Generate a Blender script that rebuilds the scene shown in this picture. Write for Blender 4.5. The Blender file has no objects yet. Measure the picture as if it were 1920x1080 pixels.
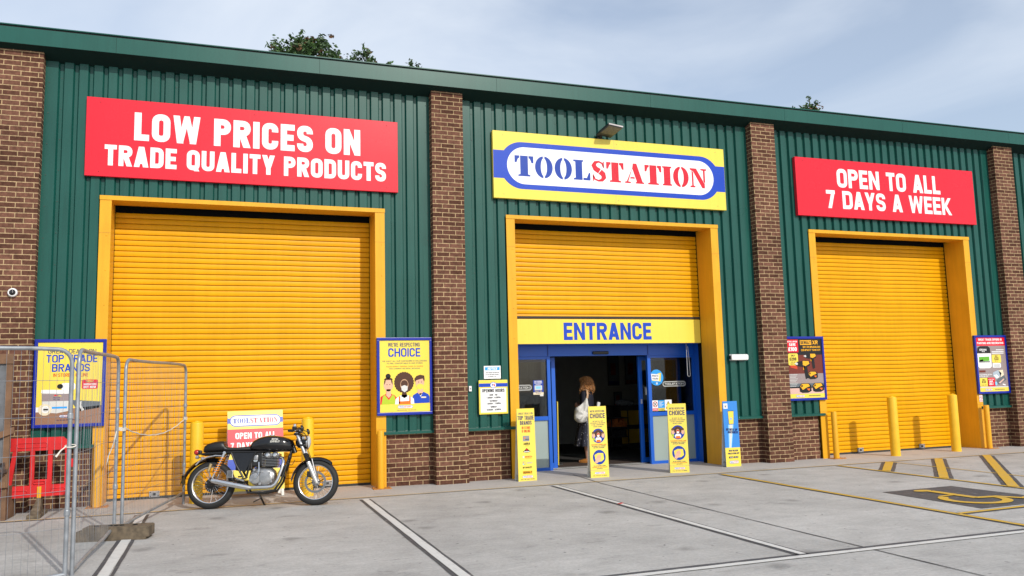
import bpy, bmesh, math, random
from mathutils import Vector, Matrix
random.seed(7)
SC = bpy.context.scene
COL = SC.collection
R = math.radians

# ------------------------------------------------------------------ camera
cam_d = bpy.data.cameras.new('camera'); cam = bpy.data.objects.new('camera', cam_d); COL.objects.link(cam)
cam_d.sensor_fit = 'HORIZONTAL'; cam_d.sensor_width = 36.0; cam_d.lens = 36.0*1569.29/1920
cam_d.clip_start = 0.1; cam_d.clip_end = 2000
yaw, pitch, roll = 0.349199, 0.115544, -0.0250865
fw = Vector((math.sin(yaw)*math.cos(pitch), math.cos(yaw)*math.cos(pitch), math.sin(pitch)))
rt0 = Vector((math.cos(yaw), -math.sin(yaw), 0)); up0 = rt0.cross(fw)
rt = math.cos(roll)*rt0 + math.sin(roll)*up0; up = -math.sin(roll)*rt0 + math.cos(roll)*up0
cam.matrix_world = Matrix(((rt.x, up.x, -fw.x, -3.50697), (rt.y, up.y, -fw.y, -13.59083), (rt.z, up.z, -fw.z, 1.57692), (0, 0, 0, 1)))
SC.camera = cam

# ------------------------------------------------------------------ sky, sun, exposure
SUN_EL, SUN_AZ = R(31.5), R(16.5)          # azimuth measured from the facade normal towards +X
SKY_STRENGTH = 0.15
world = bpy.data.worlds.new('World'); SC.world = world; world.use_nodes = True
nt = world.node_tree; nd = nt.nodes; lk = nt.links
for n in list(nd): nd.remove(n)
wo = nd.new('ShaderNodeOutputWorld'); bg = nd.new('ShaderNodeBackground'); bg.inputs['Strength'].default_value = SKY_STRENGTH
sky = nd.new('ShaderNodeTexSky'); sky.sky_type = 'NISHITA'; sky.sun_disc = False
sky.sun_elevation = SUN_EL; sky.sun_rotation = math.pi - SUN_AZ; sky.air_density = 1.0; sky.dust_density = 1.6; sky.ozone_density = 1.6
tc = nd.new('ShaderNodeTexCoord'); mp = nd.new('ShaderNodeMapping'); mp.inputs['Scale'].default_value = (1.5, 1.5, 4.2); mp.inputs['Location'].default_value = (0.35, 0.1, 0.2)
n1 = nd.new('ShaderNodeTexNoise'); n1.inputs['Scale'].default_value = 1.35; n1.inputs['Detail'].default_value = 6; n1.inputs['Roughness'].default_value = 0.52; n1.inputs['Distortion'].default_value = 0.5
cr = nd.new('ShaderNodeValToRGB'); cr.color_ramp.elements[0].position = 0.31; cr.color_ramp.elements[1].position = 0.62
cr.color_ramp.elements[0].color = (0.32, 0.32, 0.32, 1); cr.color_ramp.elements[1].color = (0.86, 0.86, 0.86, 1)
mx = nd.new('ShaderNodeMix'); mx.data_type = 'RGBA'; mx.inputs['B'].default_value = (5.5, 5.9, 6.45, 1)
lk.new(tc.outputs['Generated'], mp.inputs['Vector']); lk.new(mp.outputs['Vector'], n1.inputs['Vector']); lk.new(n1.outputs['Fac'], cr.inputs['Fac'])
lk.new(cr.outputs['Color'], mx.inputs['Factor']); lk.new(sky.outputs['Color'], mx.inputs['A']); lk.new(mx.outputs['Result'], bg.inputs['Color']); lk.new(bg.outputs['Background'], wo.inputs['Surface'])
sd = bpy.data.lights.new('sun', 'SUN'); sun = bpy.data.objects.new('sun', sd); COL.objects.link(sun)
sd.energy = 2.75; sd.angle = R(0.55); sd.color = (1.0, 0.95, 0.86)
to_sun = Vector((math.sin(SUN_AZ)*math.cos(SUN_EL), -math.cos(SUN_AZ)*math.cos(SUN_EL), math.sin(SUN_EL)))
sun.rotation_euler = to_sun.to_track_quat('Z', 'Y').to_euler(); sun.location = (8, -20, 20)
SC.view_settings.view_transform = 'Standard'; SC.view_settings.look = 'None'; SC.view_settings.gamma = 1.0
SC.view_settings.exposure = 0.12

# ------------------------------------------------------------------ materials
MATS = {}
def srgb(r, g, b):
    f = lambda c: (c/255/12.92) if c/255 <= 0.04045 else ((c/255+0.055)/1.055)**2.4
    return (f(r), f(g), f(b))
def mat(name, rgb, rough=0.5, metal=0.0, var=0.08, scale=6.0, bump=0.0, bscale=40.0, spec=0.5, coat=0.0, rvar=0.1, detail=4, streak=0.0):
    """Principled paint with procedural tone and gloss variation and an optional noise bump."""
    if name in MATS: return MATS[name]
    m = bpy.data.materials.new(name); m.use_nodes = True; t = m.node_tree; b = t.nodes['Principled BSDF']
    b.inputs['Roughness'].default_value = rough; b.inputs['Metallic'].default_value = metal
    b.inputs['Specular IOR Level'].default_value = spec; b.inputs['Coat Weight'].default_value = coat; b.inputs['Coat Roughness'].default_value = 0.12
    co = t.nodes.new('ShaderNodeTexCoord'); nz = t.nodes.new('ShaderNodeTexNoise'); nz.inputs['Scale'].default_value = scale; nz.inputs['Detail'].default_value = detail
    t.links.new(co.outputs['Object'], nz.inputs['Vector'])
    mr = t.nodes.new('ShaderNodeMapRange'); mr.inputs['From Min'].default_value = 0.3; mr.inputs['From Max'].default_value = 0.7
    mr.inputs['To Min'].default_value = 1-var; mr.inputs['To Max'].default_value = 1+var
    t.links.new(nz.outputs['Fac'], mr.inputs['Value'])
    hv = t.nodes.new('ShaderNodeHueSaturation'); hv.inputs['Color'].default_value = (*rgb, 1); val = mr.outputs['Result']
    if streak:                                               # rain streaks and grime that run down the sheet
        ms = t.nodes.new('ShaderNodeMapping'); ms.inputs['Scale'].default_value = (9, 9, 0.55); t.links.new(co.outputs['Object'], ms.inputs['Vector'])
        ns = t.nodes.new('ShaderNodeTexNoise'); ns.inputs['Scale'].default_value = 1.6; ns.inputs['Detail'].default_value = 7; ns.inputs['Roughness'].default_value = 0.7; t.links.new(ms.outputs[0], ns.inputs['Vector'])
        rs = t.nodes.new('ShaderNodeMapRange'); rs.inputs['From Min'].default_value = 0.42; rs.inputs['From Max'].default_value = 0.72; rs.inputs['To Min'].default_value = 1.0; rs.inputs['To Max'].default_value = 1-streak*2
        t.links.new(ns.outputs['Fac'], rs.inputs['Value']); mu = t.nodes.new('ShaderNodeMath'); mu.operation = 'MULTIPLY'; t.links.new(val, mu.inputs[0]); t.links.new(rs.outputs[0], mu.inputs[1]); val = mu.outputs[0]
    t.links.new(val, hv.inputs['Value']); t.links.new(hv.outputs['Color'], b.inputs['Base Color'])
    if rvar:
        m2 = t.nodes.new('ShaderNodeMapRange'); m2.inputs['To Min'].default_value = max(0.02, rough-rvar); m2.inputs['To Max'].default_value = min(1, rough+rvar)
        t.links.new(nz.outputs['Fac'], m2.inputs['Value']); t.links.new(m2.outputs['Result'], b.inputs['Roughness'])
    if bump:
        n2 = t.nodes.new('ShaderNodeTexNoise'); n2.inputs['Scale'].default_value = bscale; n2.inputs['Detail'].default_value = 5
        t.links.new(co.outputs['Object'], n2.inputs['Vector'])
        bp = t.nodes.new('ShaderNodeBump'); bp.inputs['Strength'].default_value = bump; bp.inputs['Distance'].default_value = 0.01
        t.links.new(n2.outputs['Fac'], bp.inputs['Height']); t.links.new(bp.outputs['Normal'], b.inputs['Normal'])
    m.diffuse_color = (*rgb, 1)
    MATS[name] = m
    return m

def brick_mat():
    m = bpy.data.materials.new('brown_brick'); m.use_nodes = True; t = m.node_tree; b = t.nodes['Principled BSDF']; N = t.nodes.new; L = t.links.new
    co = N('ShaderNodeTexCoord'); sx = N('ShaderNodeSeparateXYZ'); L(co.outputs['Object'], sx.inputs[0])
    ad = N('ShaderNodeMath'); ad.operation = 'ADD'; L(sx.outputs['X'], ad.inputs[0]); L(sx.outputs['Y'], ad.inputs[1])
    cb = N('ShaderNodeCombineXYZ'); L(ad.outputs[0], cb.inputs['X']); L(sx.outputs['Z'], cb.inputs['Y'])
    # slight waviness of the courses
    nw = N('ShaderNodeTexNoise'); nw.inputs['Scale'].default_value = 3.0; L(co.outputs['Object'], nw.inputs['Vector'])
    sc = N('ShaderNodeVectorMath'); sc.operation = 'SCALE'; sc.inputs['Scale'].default_value = 0.008; L(nw.outputs['Color'], sc.inputs[0])
    av = N('ShaderNodeVectorMath'); av.operation = 'ADD'; L(cb.outputs[0], av.inputs[0]); L(sc.outputs[0], av.inputs[1])
    br = N('ShaderNodeTexBrick'); br.inputs['Scale'].default_value = 1.0; br.inputs['Brick Width'].default_value = 0.225; br.inputs['Row Height'].default_value = 0.075
    br.inputs['Mortar Size'].default_value = 0.0062; br.inputs['Mortar Smooth'].default_value = 0.15; br.inputs['Bias'].default_value = -0.1
    br.inputs['Color1'].default_value = (0.080, 0.035, 0.023, 1); br.inputs['Color2'].default_value = (0.168, 0.078, 0.053, 1); br.inputs['Mortar'].default_value = (0.41, 0.295, 0.165, 1)
    L(av.outputs[0], br.inputs['Vector'])
    nz = N('ShaderNodeTexNoise'); nz.inputs['Scale'].default_value = 26; nz.inputs['Detail'].default_value = 6; L(co.outputs['Object'], nz.inputs['Vector'])
    mr = N('ShaderNodeMapRange'); mr.inputs['From Min'].default_value = 0.3; mr.inputs['From Max'].default_value = 0.7; mr.inputs['To Min'].default_value = 0.72; mr.inputs['To Max'].default_value = 1.28
    L(nz.outputs['Fac'], mr.inputs['Value'])
    nl = N('ShaderNodeTexNoise'); nl.inputs['Scale'].default_value = 1.1; nl.inputs['Detail'].default_value = 3; L(co.outputs['Object'], nl.inputs['Vector'])
    ml = N('ShaderNodeMapRange'); ml.inputs['From Min'].default_value = 0.3; ml.inputs['From Max'].default_value = 0.7; ml.inputs['To Min'].default_value = 0.86; ml.inputs['To Max'].default_value = 1.14
    L(nl.outputs['Fac'], ml.inputs['Value'])
    mm = N('ShaderNodeMath'); mm.operation = 'MULTIPLY'; L(mr.outputs[0], mm.inputs[0]); L(ml.outputs[0], mm.inputs[1])
    hv = N('ShaderNodeHueSaturation'); L(br.outputs['Color'], hv.inputs['Color']); L(mm.outputs[0], hv.inputs['Value'])
    # patches of pale lime bloom on the faces
    ne = N('ShaderNodeTexNoise'); ne.inputs['Scale'].default_value = 7; ne.inputs['Detail'].default_value = 8; ne.inputs['Roughness'].default_value = 0.75; L(co.outputs['Object'], ne.inputs['Vector'])
    me = N('ShaderNodeMapRange'); me.inputs['From Min'].default_value = 0.69; me.inputs['From Max'].default_value = 0.78; me.inputs['To Max'].default_value = 0.55; L(ne.outputs['Fac'], me.inputs['Value'])
    mxx = N('ShaderNodeMix'); mxx.data_type = 'RGBA'; mxx.inputs['B'].default_value = (0.5, 0.46, 0.42, 1); L(me.outputs[0], mxx.inputs['Factor']); L(hv.outputs['Color'], mxx.inputs['A'])
    L(mxx.outputs['Result'], b.inputs['Base Color']); b.inputs['Roughness'].default_value = 0.88; b.inputs['Specular IOR Level'].default_value = 0.12
    sub = N('ShaderNodeMath'); sub.operation = 'MULTIPLY_ADD'; sub.inputs[1].default_value = 0.25; L(nz.outputs['Fac'], sub.inputs[0])
    inv = N('ShaderNodeMath'); inv.operation = 'SUBTRACT'; inv.inputs[0].default_value = 1.0; L(br.outputs['Fac'], inv.inputs[1]); L(inv.outputs[0], sub.inputs[2])
    bp = N('ShaderNodeBump'); bp.inputs['Strength'].default_value = 0.55; bp.inputs['Distance'].default_value = 0.006; L(sub.outputs[0], bp.inputs['Height']); L(bp.outputs['Normal'], b.inputs['Normal'])
    MATS['brown_brick'] = m; return m

def concrete_mat():
    m = bpy.data.materials.new('brushed_concrete'); m.use_nodes = True; t = m.node_tree; b = t.nodes['Principled BSDF']; N = t.nodes.new; L = t.links.new
    co = N('ShaderNodeTexCoord')
    def noise(scale, detail, sc=(1, 1, 1), rough=0.6):
        mpn = N('ShaderNodeMapping'); mpn.inputs['Scale'].default_value = sc; L(co.outputs['Object'], mpn.inputs['Vector'])
        n = N('ShaderNodeTexNoise'); n.inputs['Scale'].default_value = scale; n.inputs['Detail'].default_value = detail; n.inputs['Roughness'].default_value = rough
        L(mpn.outputs[0], n.inputs['Vector']); return n.outputs['Fac']
    def rng(src, a, c, lo, hi):
        r = N('ShaderNodeMapRange'); r.inputs['From Min'].default_value = a; r.inputs['From Max'].default_value = c; r.inputs['To Min'].default_value = lo; r.inputs['To Max'].default_value = hi
        L(src, r.inputs['Value']); return r.outputs[0]
    def mul(x, y):
        k = N('ShaderNodeMath'); k.operation = 'MULTIPLY'; L(x, k.inputs[0]); L(y, k.inputs[1]); return k.outputs[0]
    big = rng(noise(0.45, 5), 0.3, 0.7, 0.84, 1.13)
    mid = rng(noise(2.2, 7, rough=0.72), 0.3, 0.72, 0.84, 1.13)
    streak = rng(noise(2.0, 6, (1.0, 16, 1), 0.7), 0.3, 0.7, 0.88, 1.10)
    fine = rng(noise(30, 6, rough=0.8), 0.3, 0.7, 0.80, 1.18)
    stain = rng(noise(1.3, 8, (1, 1.8, 1), 0.72), 0.58, 0.66, 1.0, 0.76)
    vo = N('ShaderNodeTexVoronoi'); vo.voronoi_dimensions = '2D'; vo.inputs['Scale'].default_value = 0.55; wv = N('ShaderNodeVectorMath'); wv.operation = 'SCALE'; wv.inputs['Scale'].default_value = 0.25
    wn = N('ShaderNodeTexNoise'); wn.inputs['Scale'].default_value = 5; wn.inputs['Detail'].default_value = 6; L(co.outputs['Object'], wn.inputs['Vector']); L(wn.outputs['Color'], wv.inputs[0])
    wa = N('ShaderNodeVectorMath'); wa.operation = 'ADD'; L(co.outputs['Object'], wa.inputs[0]); L(wv.outputs[0], wa.inputs[1]); L(wa.outputs[0], vo.inputs['Vector'])
    spots = rng(vo.outputs['Distance'], 0.02, 0.085, 0.66, 1.0)                      # old oil drips
    v2 = N('ShaderNodeTexVoronoi'); v2.voronoi_dimensions = '2D'; v2.inputs['Scale'].default_value = 2.2; L(wa.outputs[0], v2.inputs['Vector']); specks = rng(v2.outputs['Distance'], 0.018, 0.036, 0.5, 1.0)
    v = mul(mul(mul(mul(big, mid), mul(streak, fine)), stain), mul(spots, specks))
    hv = N('ShaderNodeHueSaturation'); hv.inputs['Color'].default_value = (0.425, 0.416, 0.402, 1); L(v, hv.inputs['Value'])
    # pale scuffs and a dustier strip against the wall
    sc = rng(noise(1.7, 8, (0.8, 2.4, 1), 0.72), 0.615, 0.68, 0.0, 0.6)
    m1 = N('ShaderNodeMix'); m1.data_type = 'RGBA'; m1.inputs['B'].default_value = (0.53, 0.52, 0.50, 1); L(sc, m1.inputs['Factor']); L(hv.outputs[0], m1.inputs['A'])
    sx = N('ShaderNodeSeparateXYZ'); L(co.outputs['Object'], sx.inputs[0])
    ya = N('ShaderNodeMath'); ya.operation = 'MULTIPLY_ADD'; L(noise(1.5, 5), ya.inputs[0]); ya.inputs[1].default_value = 0.9; L(sx.outputs['Y'], ya.inputs[2])
    st = rng(ya.outputs[0], -0.75, -0.35, 0.0, 0.55)
    m2 = N('ShaderNodeMix'); m2.data_type = 'RGBA'; m2.inputs['B'].default_value = (0.45, 0.415, 0.385, 1); L(st, m2.inputs['Factor']); L(m1.outputs['Result'], m2.inputs['A'])
    L(m2.outputs['Result'], b.inputs['Base Color']); b.inputs['Roughness'].default_value = 0.82; b.inputs['Specular IOR Level'].default_value = 0.3
    bp = N('ShaderNodeBump'); bp.inputs['Strength'].default_value = 0.35; bp.inputs['Distance'].default_value = 0.004
    bm_ = N('ShaderNodeMath'); bm_.operation = 'ADD'; L(noise(60, 5, (1, 6, 1)), bm_.inputs[0]); L(noise(140, 2), bm_.inputs[1]); L(bm_.outputs[0], bp.inputs['Height']); L(bp.outputs['Normal'], b.inputs['Normal'])
    MATS['brushed_concrete'] = m; return m

def worn_paint(name, rgb, wear=0.5, under=(0.30, 0.295, 0.285)):
    m = bpy.data.materials.new(name); m.use_nodes = True; t = m.node_tree; b = t.nodes['Principled BSDF']; N = t.nodes.new; L = t.links.new
    co = N('ShaderNodeTexCoord'); n = N('ShaderNodeTexNoise'); n.inputs['Scale'].default_value = 9; n.inputs['Detail'].default_value = 9; n.inputs['Roughness'].default_value = 0.75; L(co.outputs['Object'], n.inputs['Vector'])
    r = N('ShaderNodeMapRange'); r.inputs['From Min'].default_value = 0.52; r.inputs['From Max'].default_value = 0.66; r.inputs['To Max'].default_value = wear; L(n.outputs['Fac'], r.inputs['Value'])
    x = N('ShaderNodeMix'); x.data_type = 'RGBA'; x.inputs['A'].default_value = (*rgb, 1); x.inputs['B'].default_value = (*under, 1); L(r.outputs[0], x.inputs['Factor'])
    L(x.outputs['Result'], b.inputs['Base Color']); b.inputs['Roughness'].default_value = 0.7
    MATS[name] = m; return m

def glass_mat(name, tint=(0.55, 0.6, 0.6), refl=0.16, rough=0.02):
    m = bpy.data.materials.new(name); m.use_nodes = True; t = m.node_tree; N = t.nodes.new; L = t.links.new
    for n in list(t.nodes): t.nodes.remove(n)
    o = N('ShaderNodeOutputMaterial'); tr = N('ShaderNodeBsdfTransparent'); tr.inputs['Color'].default_value = (*tint, 1)
    gl = N('ShaderNodeBsdfGlossy'); gl.inputs['Roughness'].default_value = rough; fr = N('ShaderNodeFresnel'); fr.inputs['IOR'].default_value = 1.5
    nz = N('ShaderNodeTexNoise'); nz.inputs['Scale'].default_value = 1.4; bp = N('ShaderNodeBump'); bp.inputs['Strength'].default_value = 0.05; L(nz.outputs['Fac'], bp.inputs['Height']); L(bp.outputs['Normal'], gl.inputs['Normal'])
    mxs = N('ShaderNodeMixShader'); L(fr.outputs[0], mxs.inputs['Fac']); L(tr.outputs[0], mxs.inputs[1]); L(gl.outputs[0], mxs.inputs[2]); L(mxs.outputs[0], o.inputs['Surface'])
    MATS[name] = m; return m

YEL = (0.90, 0.42, 0.010); SIGNYEL = (0.82, 0.64, 0.085); BLUE = (0.012, 0.06, 0.50); RED = (0.72, 0.009, 0.028)
PAL = {   # printed colours of the signs and posters
 'white': (0.82, 0.82, 0.82), 'yellow': SIGNYEL, 'blue': (0.008, 0.055, 0.45), 'navy': (0.012, 0.022, 0.12), 'red': RED, 'black': (0.012, 0.012, 0.014),
 'orange': (0.85, 0.17, 0.02), 'brick': (0.55, 0.06, 0.02), 'skin': (0.72, 0.42, 0.29), 'brown': (0.075, 0.030, 0.018), 'tan': (0.50, 0.30, 0.18), 'lime': (0.42, 0.55, 0.03),
 'grey': (0.28, 0.28, 0.28), 'pale': (0.62, 0.62, 0.60), 'cream': (0.75, 0.66, 0.48), 'cyan': (0.03, 0.33, 0.80), 'sky': (0.25, 0.60, 0.90), 'green': (0.12, 0.40, 0.03),
 'pink': (0.65, 0.42, 0.36), 'wood': (0.30, 0.16, 0.10), 'mauve': (0.30, 0.24, 0.24), 'slate': (0.12, 0.14, 0.16), 'amber': (0.85, 0.42, 0.02), 'dkred': (0.16, 0.03, 0.02), 'logoblue': (0.010, 0.05, 0.34), 'logored': (0.60, 0.012, 0.03), 'steel': (0.38, 0.45, 0.52)}
PK = list(PAL)
def pm(k): return mat('print_'+k, PAL[k], 0.27, var=0.03, scale=2.0, spec=0.34, rvar=0.05)

# ------------------------------------------------------------------ mesh builder
class MB:
    def __init__(s): s.v = []; s.f = []; s.m = []; s.mats = []
    def mi(s, m):
        if m not in s.mats: s.mats.append(m)
        return s.mats.index(m)
    def add(s, vs, fs, m):
        o = len(s.v); k = s.mi(m); s.v += [tuple(p) for p in vs]; s.f += [tuple(i+o for i in f) for f in fs]; s.m += [k]*len(fs); return s
    def box(s, x0, x1, y0, y1, z0, z1, m):
        return s.add([(x0,y0,z0),(x1,y0,z0),(x1,y1,z0),(x0,y1,z0),(x0,y0,z1),(x1,y0,z1),(x1,y1,z1),(x0,y1,z1)],
                     [(0,3,2,1),(4,5,6,7),(0,1,5,4),(1,2,6,5),(2,3,7,6),(3,0,4,7)], m)
    def cbox(s, x0, x1, y0, y1, z0, z1, m, c=0.01):
        """box with chamfered edges"""
        bm = bmesh.new(); bmesh.ops.create_cube(bm, size=1.0)
        for v in bm.verts: v.co = Vector(((x0+x1)/2+v.co.x*(x1-x0), (y0+y1)/2+v.co.y*(y1-y0), (z0+z1)/2+v.co.z*(z1-z0)))
        bmesh.ops.bevel(bm, geom=bm.edges[:], offset=c, segments=2, affect='EDGES', profile=0.6)
        return s.bm(bm, m)
    def bm(s, bm, m, M=None):
        bm.verts.index_update(); vs = [(M @ v.co if M else v.co)[:] for v in bm.verts]; fs = [[v.index for v in f.verts] for f in bm.faces]; bm.free()
        return s.add(vs, fs, m)
    def tube(s, pts, r, m, n=8, closed=False, caps=True):
        """tube along a polyline; r is one radius or one per point"""
        P = [Vector(p) for p in pts]; N = len(P); rs = r if isinstance(r, (list, tuple)) else [r]*N
        vs = []; fs = []; prev = None
        for i in range(N):
            if closed: d = (P[(i+1) % N]-P[i-1])
            else: d = P[min(i+1, N-1)]-P[max(i-1, 0)]
            d = d.normalized() if d.length > 1e-9 else Vector((0,0,1))
            if prev is None:
                a = d.cross(Vector((0,0,1)));  a = a if a.length > 1e-3 else d.cross(Vector((1,0,0)))
            else: a = prev - d*prev.dot(d)
            a.normalize(); prev = a; b = d.cross(a)
            for k in range(n):
                t = 2*math.pi*k/n; vs.append(P[i] + (a*math.cos(t)+b*math.sin(t))*rs[i])
        for i in range(N if closed else N-1):
            j = (i+1) % N
            for k in range(n):
                l = (k+1) % n; fs.append((i*n+k, i*n+l, j*n+l, j*n+k))
        if caps and not closed: fs.append(tuple(range(n-1, -1, -1))); fs.append(tuple((N-1)*n+k for k in range(n)))
        return s.add(vs, fs, m)
    def lathe(s, prof, m, n=24, M=None, a0=0.0, a1=2*math.pi):
        """profile of (radius, height) turned about local Z"""
        full = abs(a1-a0-2*math.pi) < 1e-6; k = n if full else n+1; vs = []; fs = []
        for r, z in prof:
            for i in range(k):
                t = a0+(a1-a0)*i/n; vs.append(Vector((r*math.cos(t), r*math.sin(t), z)))
        if M: vs = [M @ v for v in vs]
        for j in range(len(prof)-1):
            for i in range(n):
                l = (i+1) % k; fs.append((j*k+i, j*k+l, (j+1)*k+l, (j+1)*k+i))
        return s.add(vs, fs, m)
    def prism(s, pts, y0, y1, m):
        """polygon in XZ extruded along Y"""
        n = len(pts); vs = [(x, y0, z) for x, z in pts]+[(x, y1, z) for x, z in pts]
        return s.add(vs, [tuple(range(n)), tuple(range(2*n-1, n-1, -1))]+[(i, n+i, n+(i+1) % n, (i+1) % n) for i in range(n)], m)
    def ball(s, c, r, m, seg=16, ring=10, sc=(1,1,1), M=None):
        pr = [(math.sin(math.pi*i/ring), -math.cos(math.pi*i/ring)) for i in range(ring+1)]
        T = Matrix.Translation(c) @ (M or Matrix()) @ Matrix.Diagonal((r*sc[0], r*sc[1], r*sc[2], 1))
        return s.lathe(pr, m, seg, T)
    def build(s, name, parent=None, smooth=False, loc=None):
        me = bpy.data.meshes.new(name); me.from_pydata(s.v, [], s.f)
        for m in s.mats: me.materials.append(m)
        me.polygons.foreach_set('material_index', s.m)
        me.polygons.foreach_set('use_smooth', [bool(smooth)]*len(s.f)); me.update()
        if smooth:
            bmm = bmesh.new(); bmm.from_mesh(me); bmesh.ops.remove_doubles(bmm, verts=bmm.verts, dist=1e-5)
            try: bmesh.ops.recalc_face_normals(bmm, faces=bmm.faces)
            except Exception: pass
            bmm.to_mesh(me); bmm.free()
            me.set_sharp_from_angle(angle=R(38))
        o = bpy.data.objects.new(name, me); COL.objects.link(o)
        if parent: o.parent = parent
        if loc: o.location = loc
        return o
def tag(o, label, cat, group=None):
    o['label'] = label; o['category'] = cat
    if group: o['group'] = group
    return o
def thing(name, label, cat, loc=(0,0,0), rz=0.0, group=None, rot=None):
    e = bpy.data.objects.new(name, None); COL.objects.link(e); e.empty_display_size = 0.2; e.location = loc; e.rotation_euler = rot or (0,0,rz)
    return tag(e, label, cat, group)
def struct(o): o['kind'] = 'structure'; return o
def copy_thing(o, label=None, loc=None, rz=None):
    def rec(a, par):
        c = a.copy(); COL.objects.link(c); c.parent = par
        for ch in [x for x in bpy.data.objects if x.parent == a]: rec(ch, c)
        return c
    c = rec(o, None)
    if label: c['label'] = label
    if loc: c.location = loc
    if rz is not None: c.rotation_euler = (0,0,rz)
    return c

# ------------------------------------------------------------------ lettering
def rpath(pts, closed=False, seg=5):
    """polyline with rounded corners: points are (x, y, radius)"""
    out = []; n = len(pts)
    for i, (x, y, r) in enumerate(pts):
        if r <= 0 or (not closed and i in (0, n-1)): out.append((x, y)); continue
        p = Vector((x, y)); a = Vector(pts[i-1][:2]); b = Vector(pts[(i+1) % n][:2])
        u = (a-p); v = (b-p); rr = min(r, u.length*0.499 if closed or i-1 > 0 else u.length, v.length*0.499 if closed or i+1 < n-1 else v.length); u.normalize(); v.normalize()
        for k in range(seg+1):
            t = k/seg; q = p+u*rr*(1-t)**2+v*rr*t**2; out.append((q.x, q.y))
    return out
def stroke(pts, t, closed=False, ts=None):
    """polyline -> list of quads of half width t/2, mitred"""
    P = [Vector(p) for p in pts]; n = len(P); Lf = []; Rt = []
    for i in range(n):
        if closed: a = P[i]-P[i-1]; b = P[(i+1) % n]-P[i]
        else: a = P[i]-P[i-1] if i else P[1]-P[0]; b = P[i+1]-P[i] if i < n-1 else P[-1]-P[-2]
        a.normalize(); b.normalize(); na = Vector((-a.y, a.x)); nb = Vector((-b.y, b.x)); m = na+nb
        m = m/max(0.35, m.length_squared)*2 if m.length > 1e-6 else na
        h = (ts[i] if ts else t)/2
        Lf.append(P[i]+m*h); Rt.append(P[i]-m*h)
    q = []
    for i in range(n if closed else n-1):
        j = (i+1) % n; q.append([tuple(Lf[i]), tuple(Lf[j]), tuple(Rt[j]), tuple(Rt[i])])
    return q
GW = dict(zip("ABCDEFGHIJKLMNOPQRSTUVWXYZ", [.52,.5,.48,.5,.42,.40,.49,.51,0,.40,.51,.40,.68,.52,.5,.48,.5,.5,.48,.44,.5,.51,.76,.5,.5,.44]))
GW.update({c: .48 for c in '0235689£&'}); GW.update({'4': .5, '7': .44, '1': .26, ' ': .24, '-': .26, '.': 0, ':': 0, "'": 0, '*': .2, '/': .3, ',': 0, '+': .3, '%': .5, '!': 0})
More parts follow.
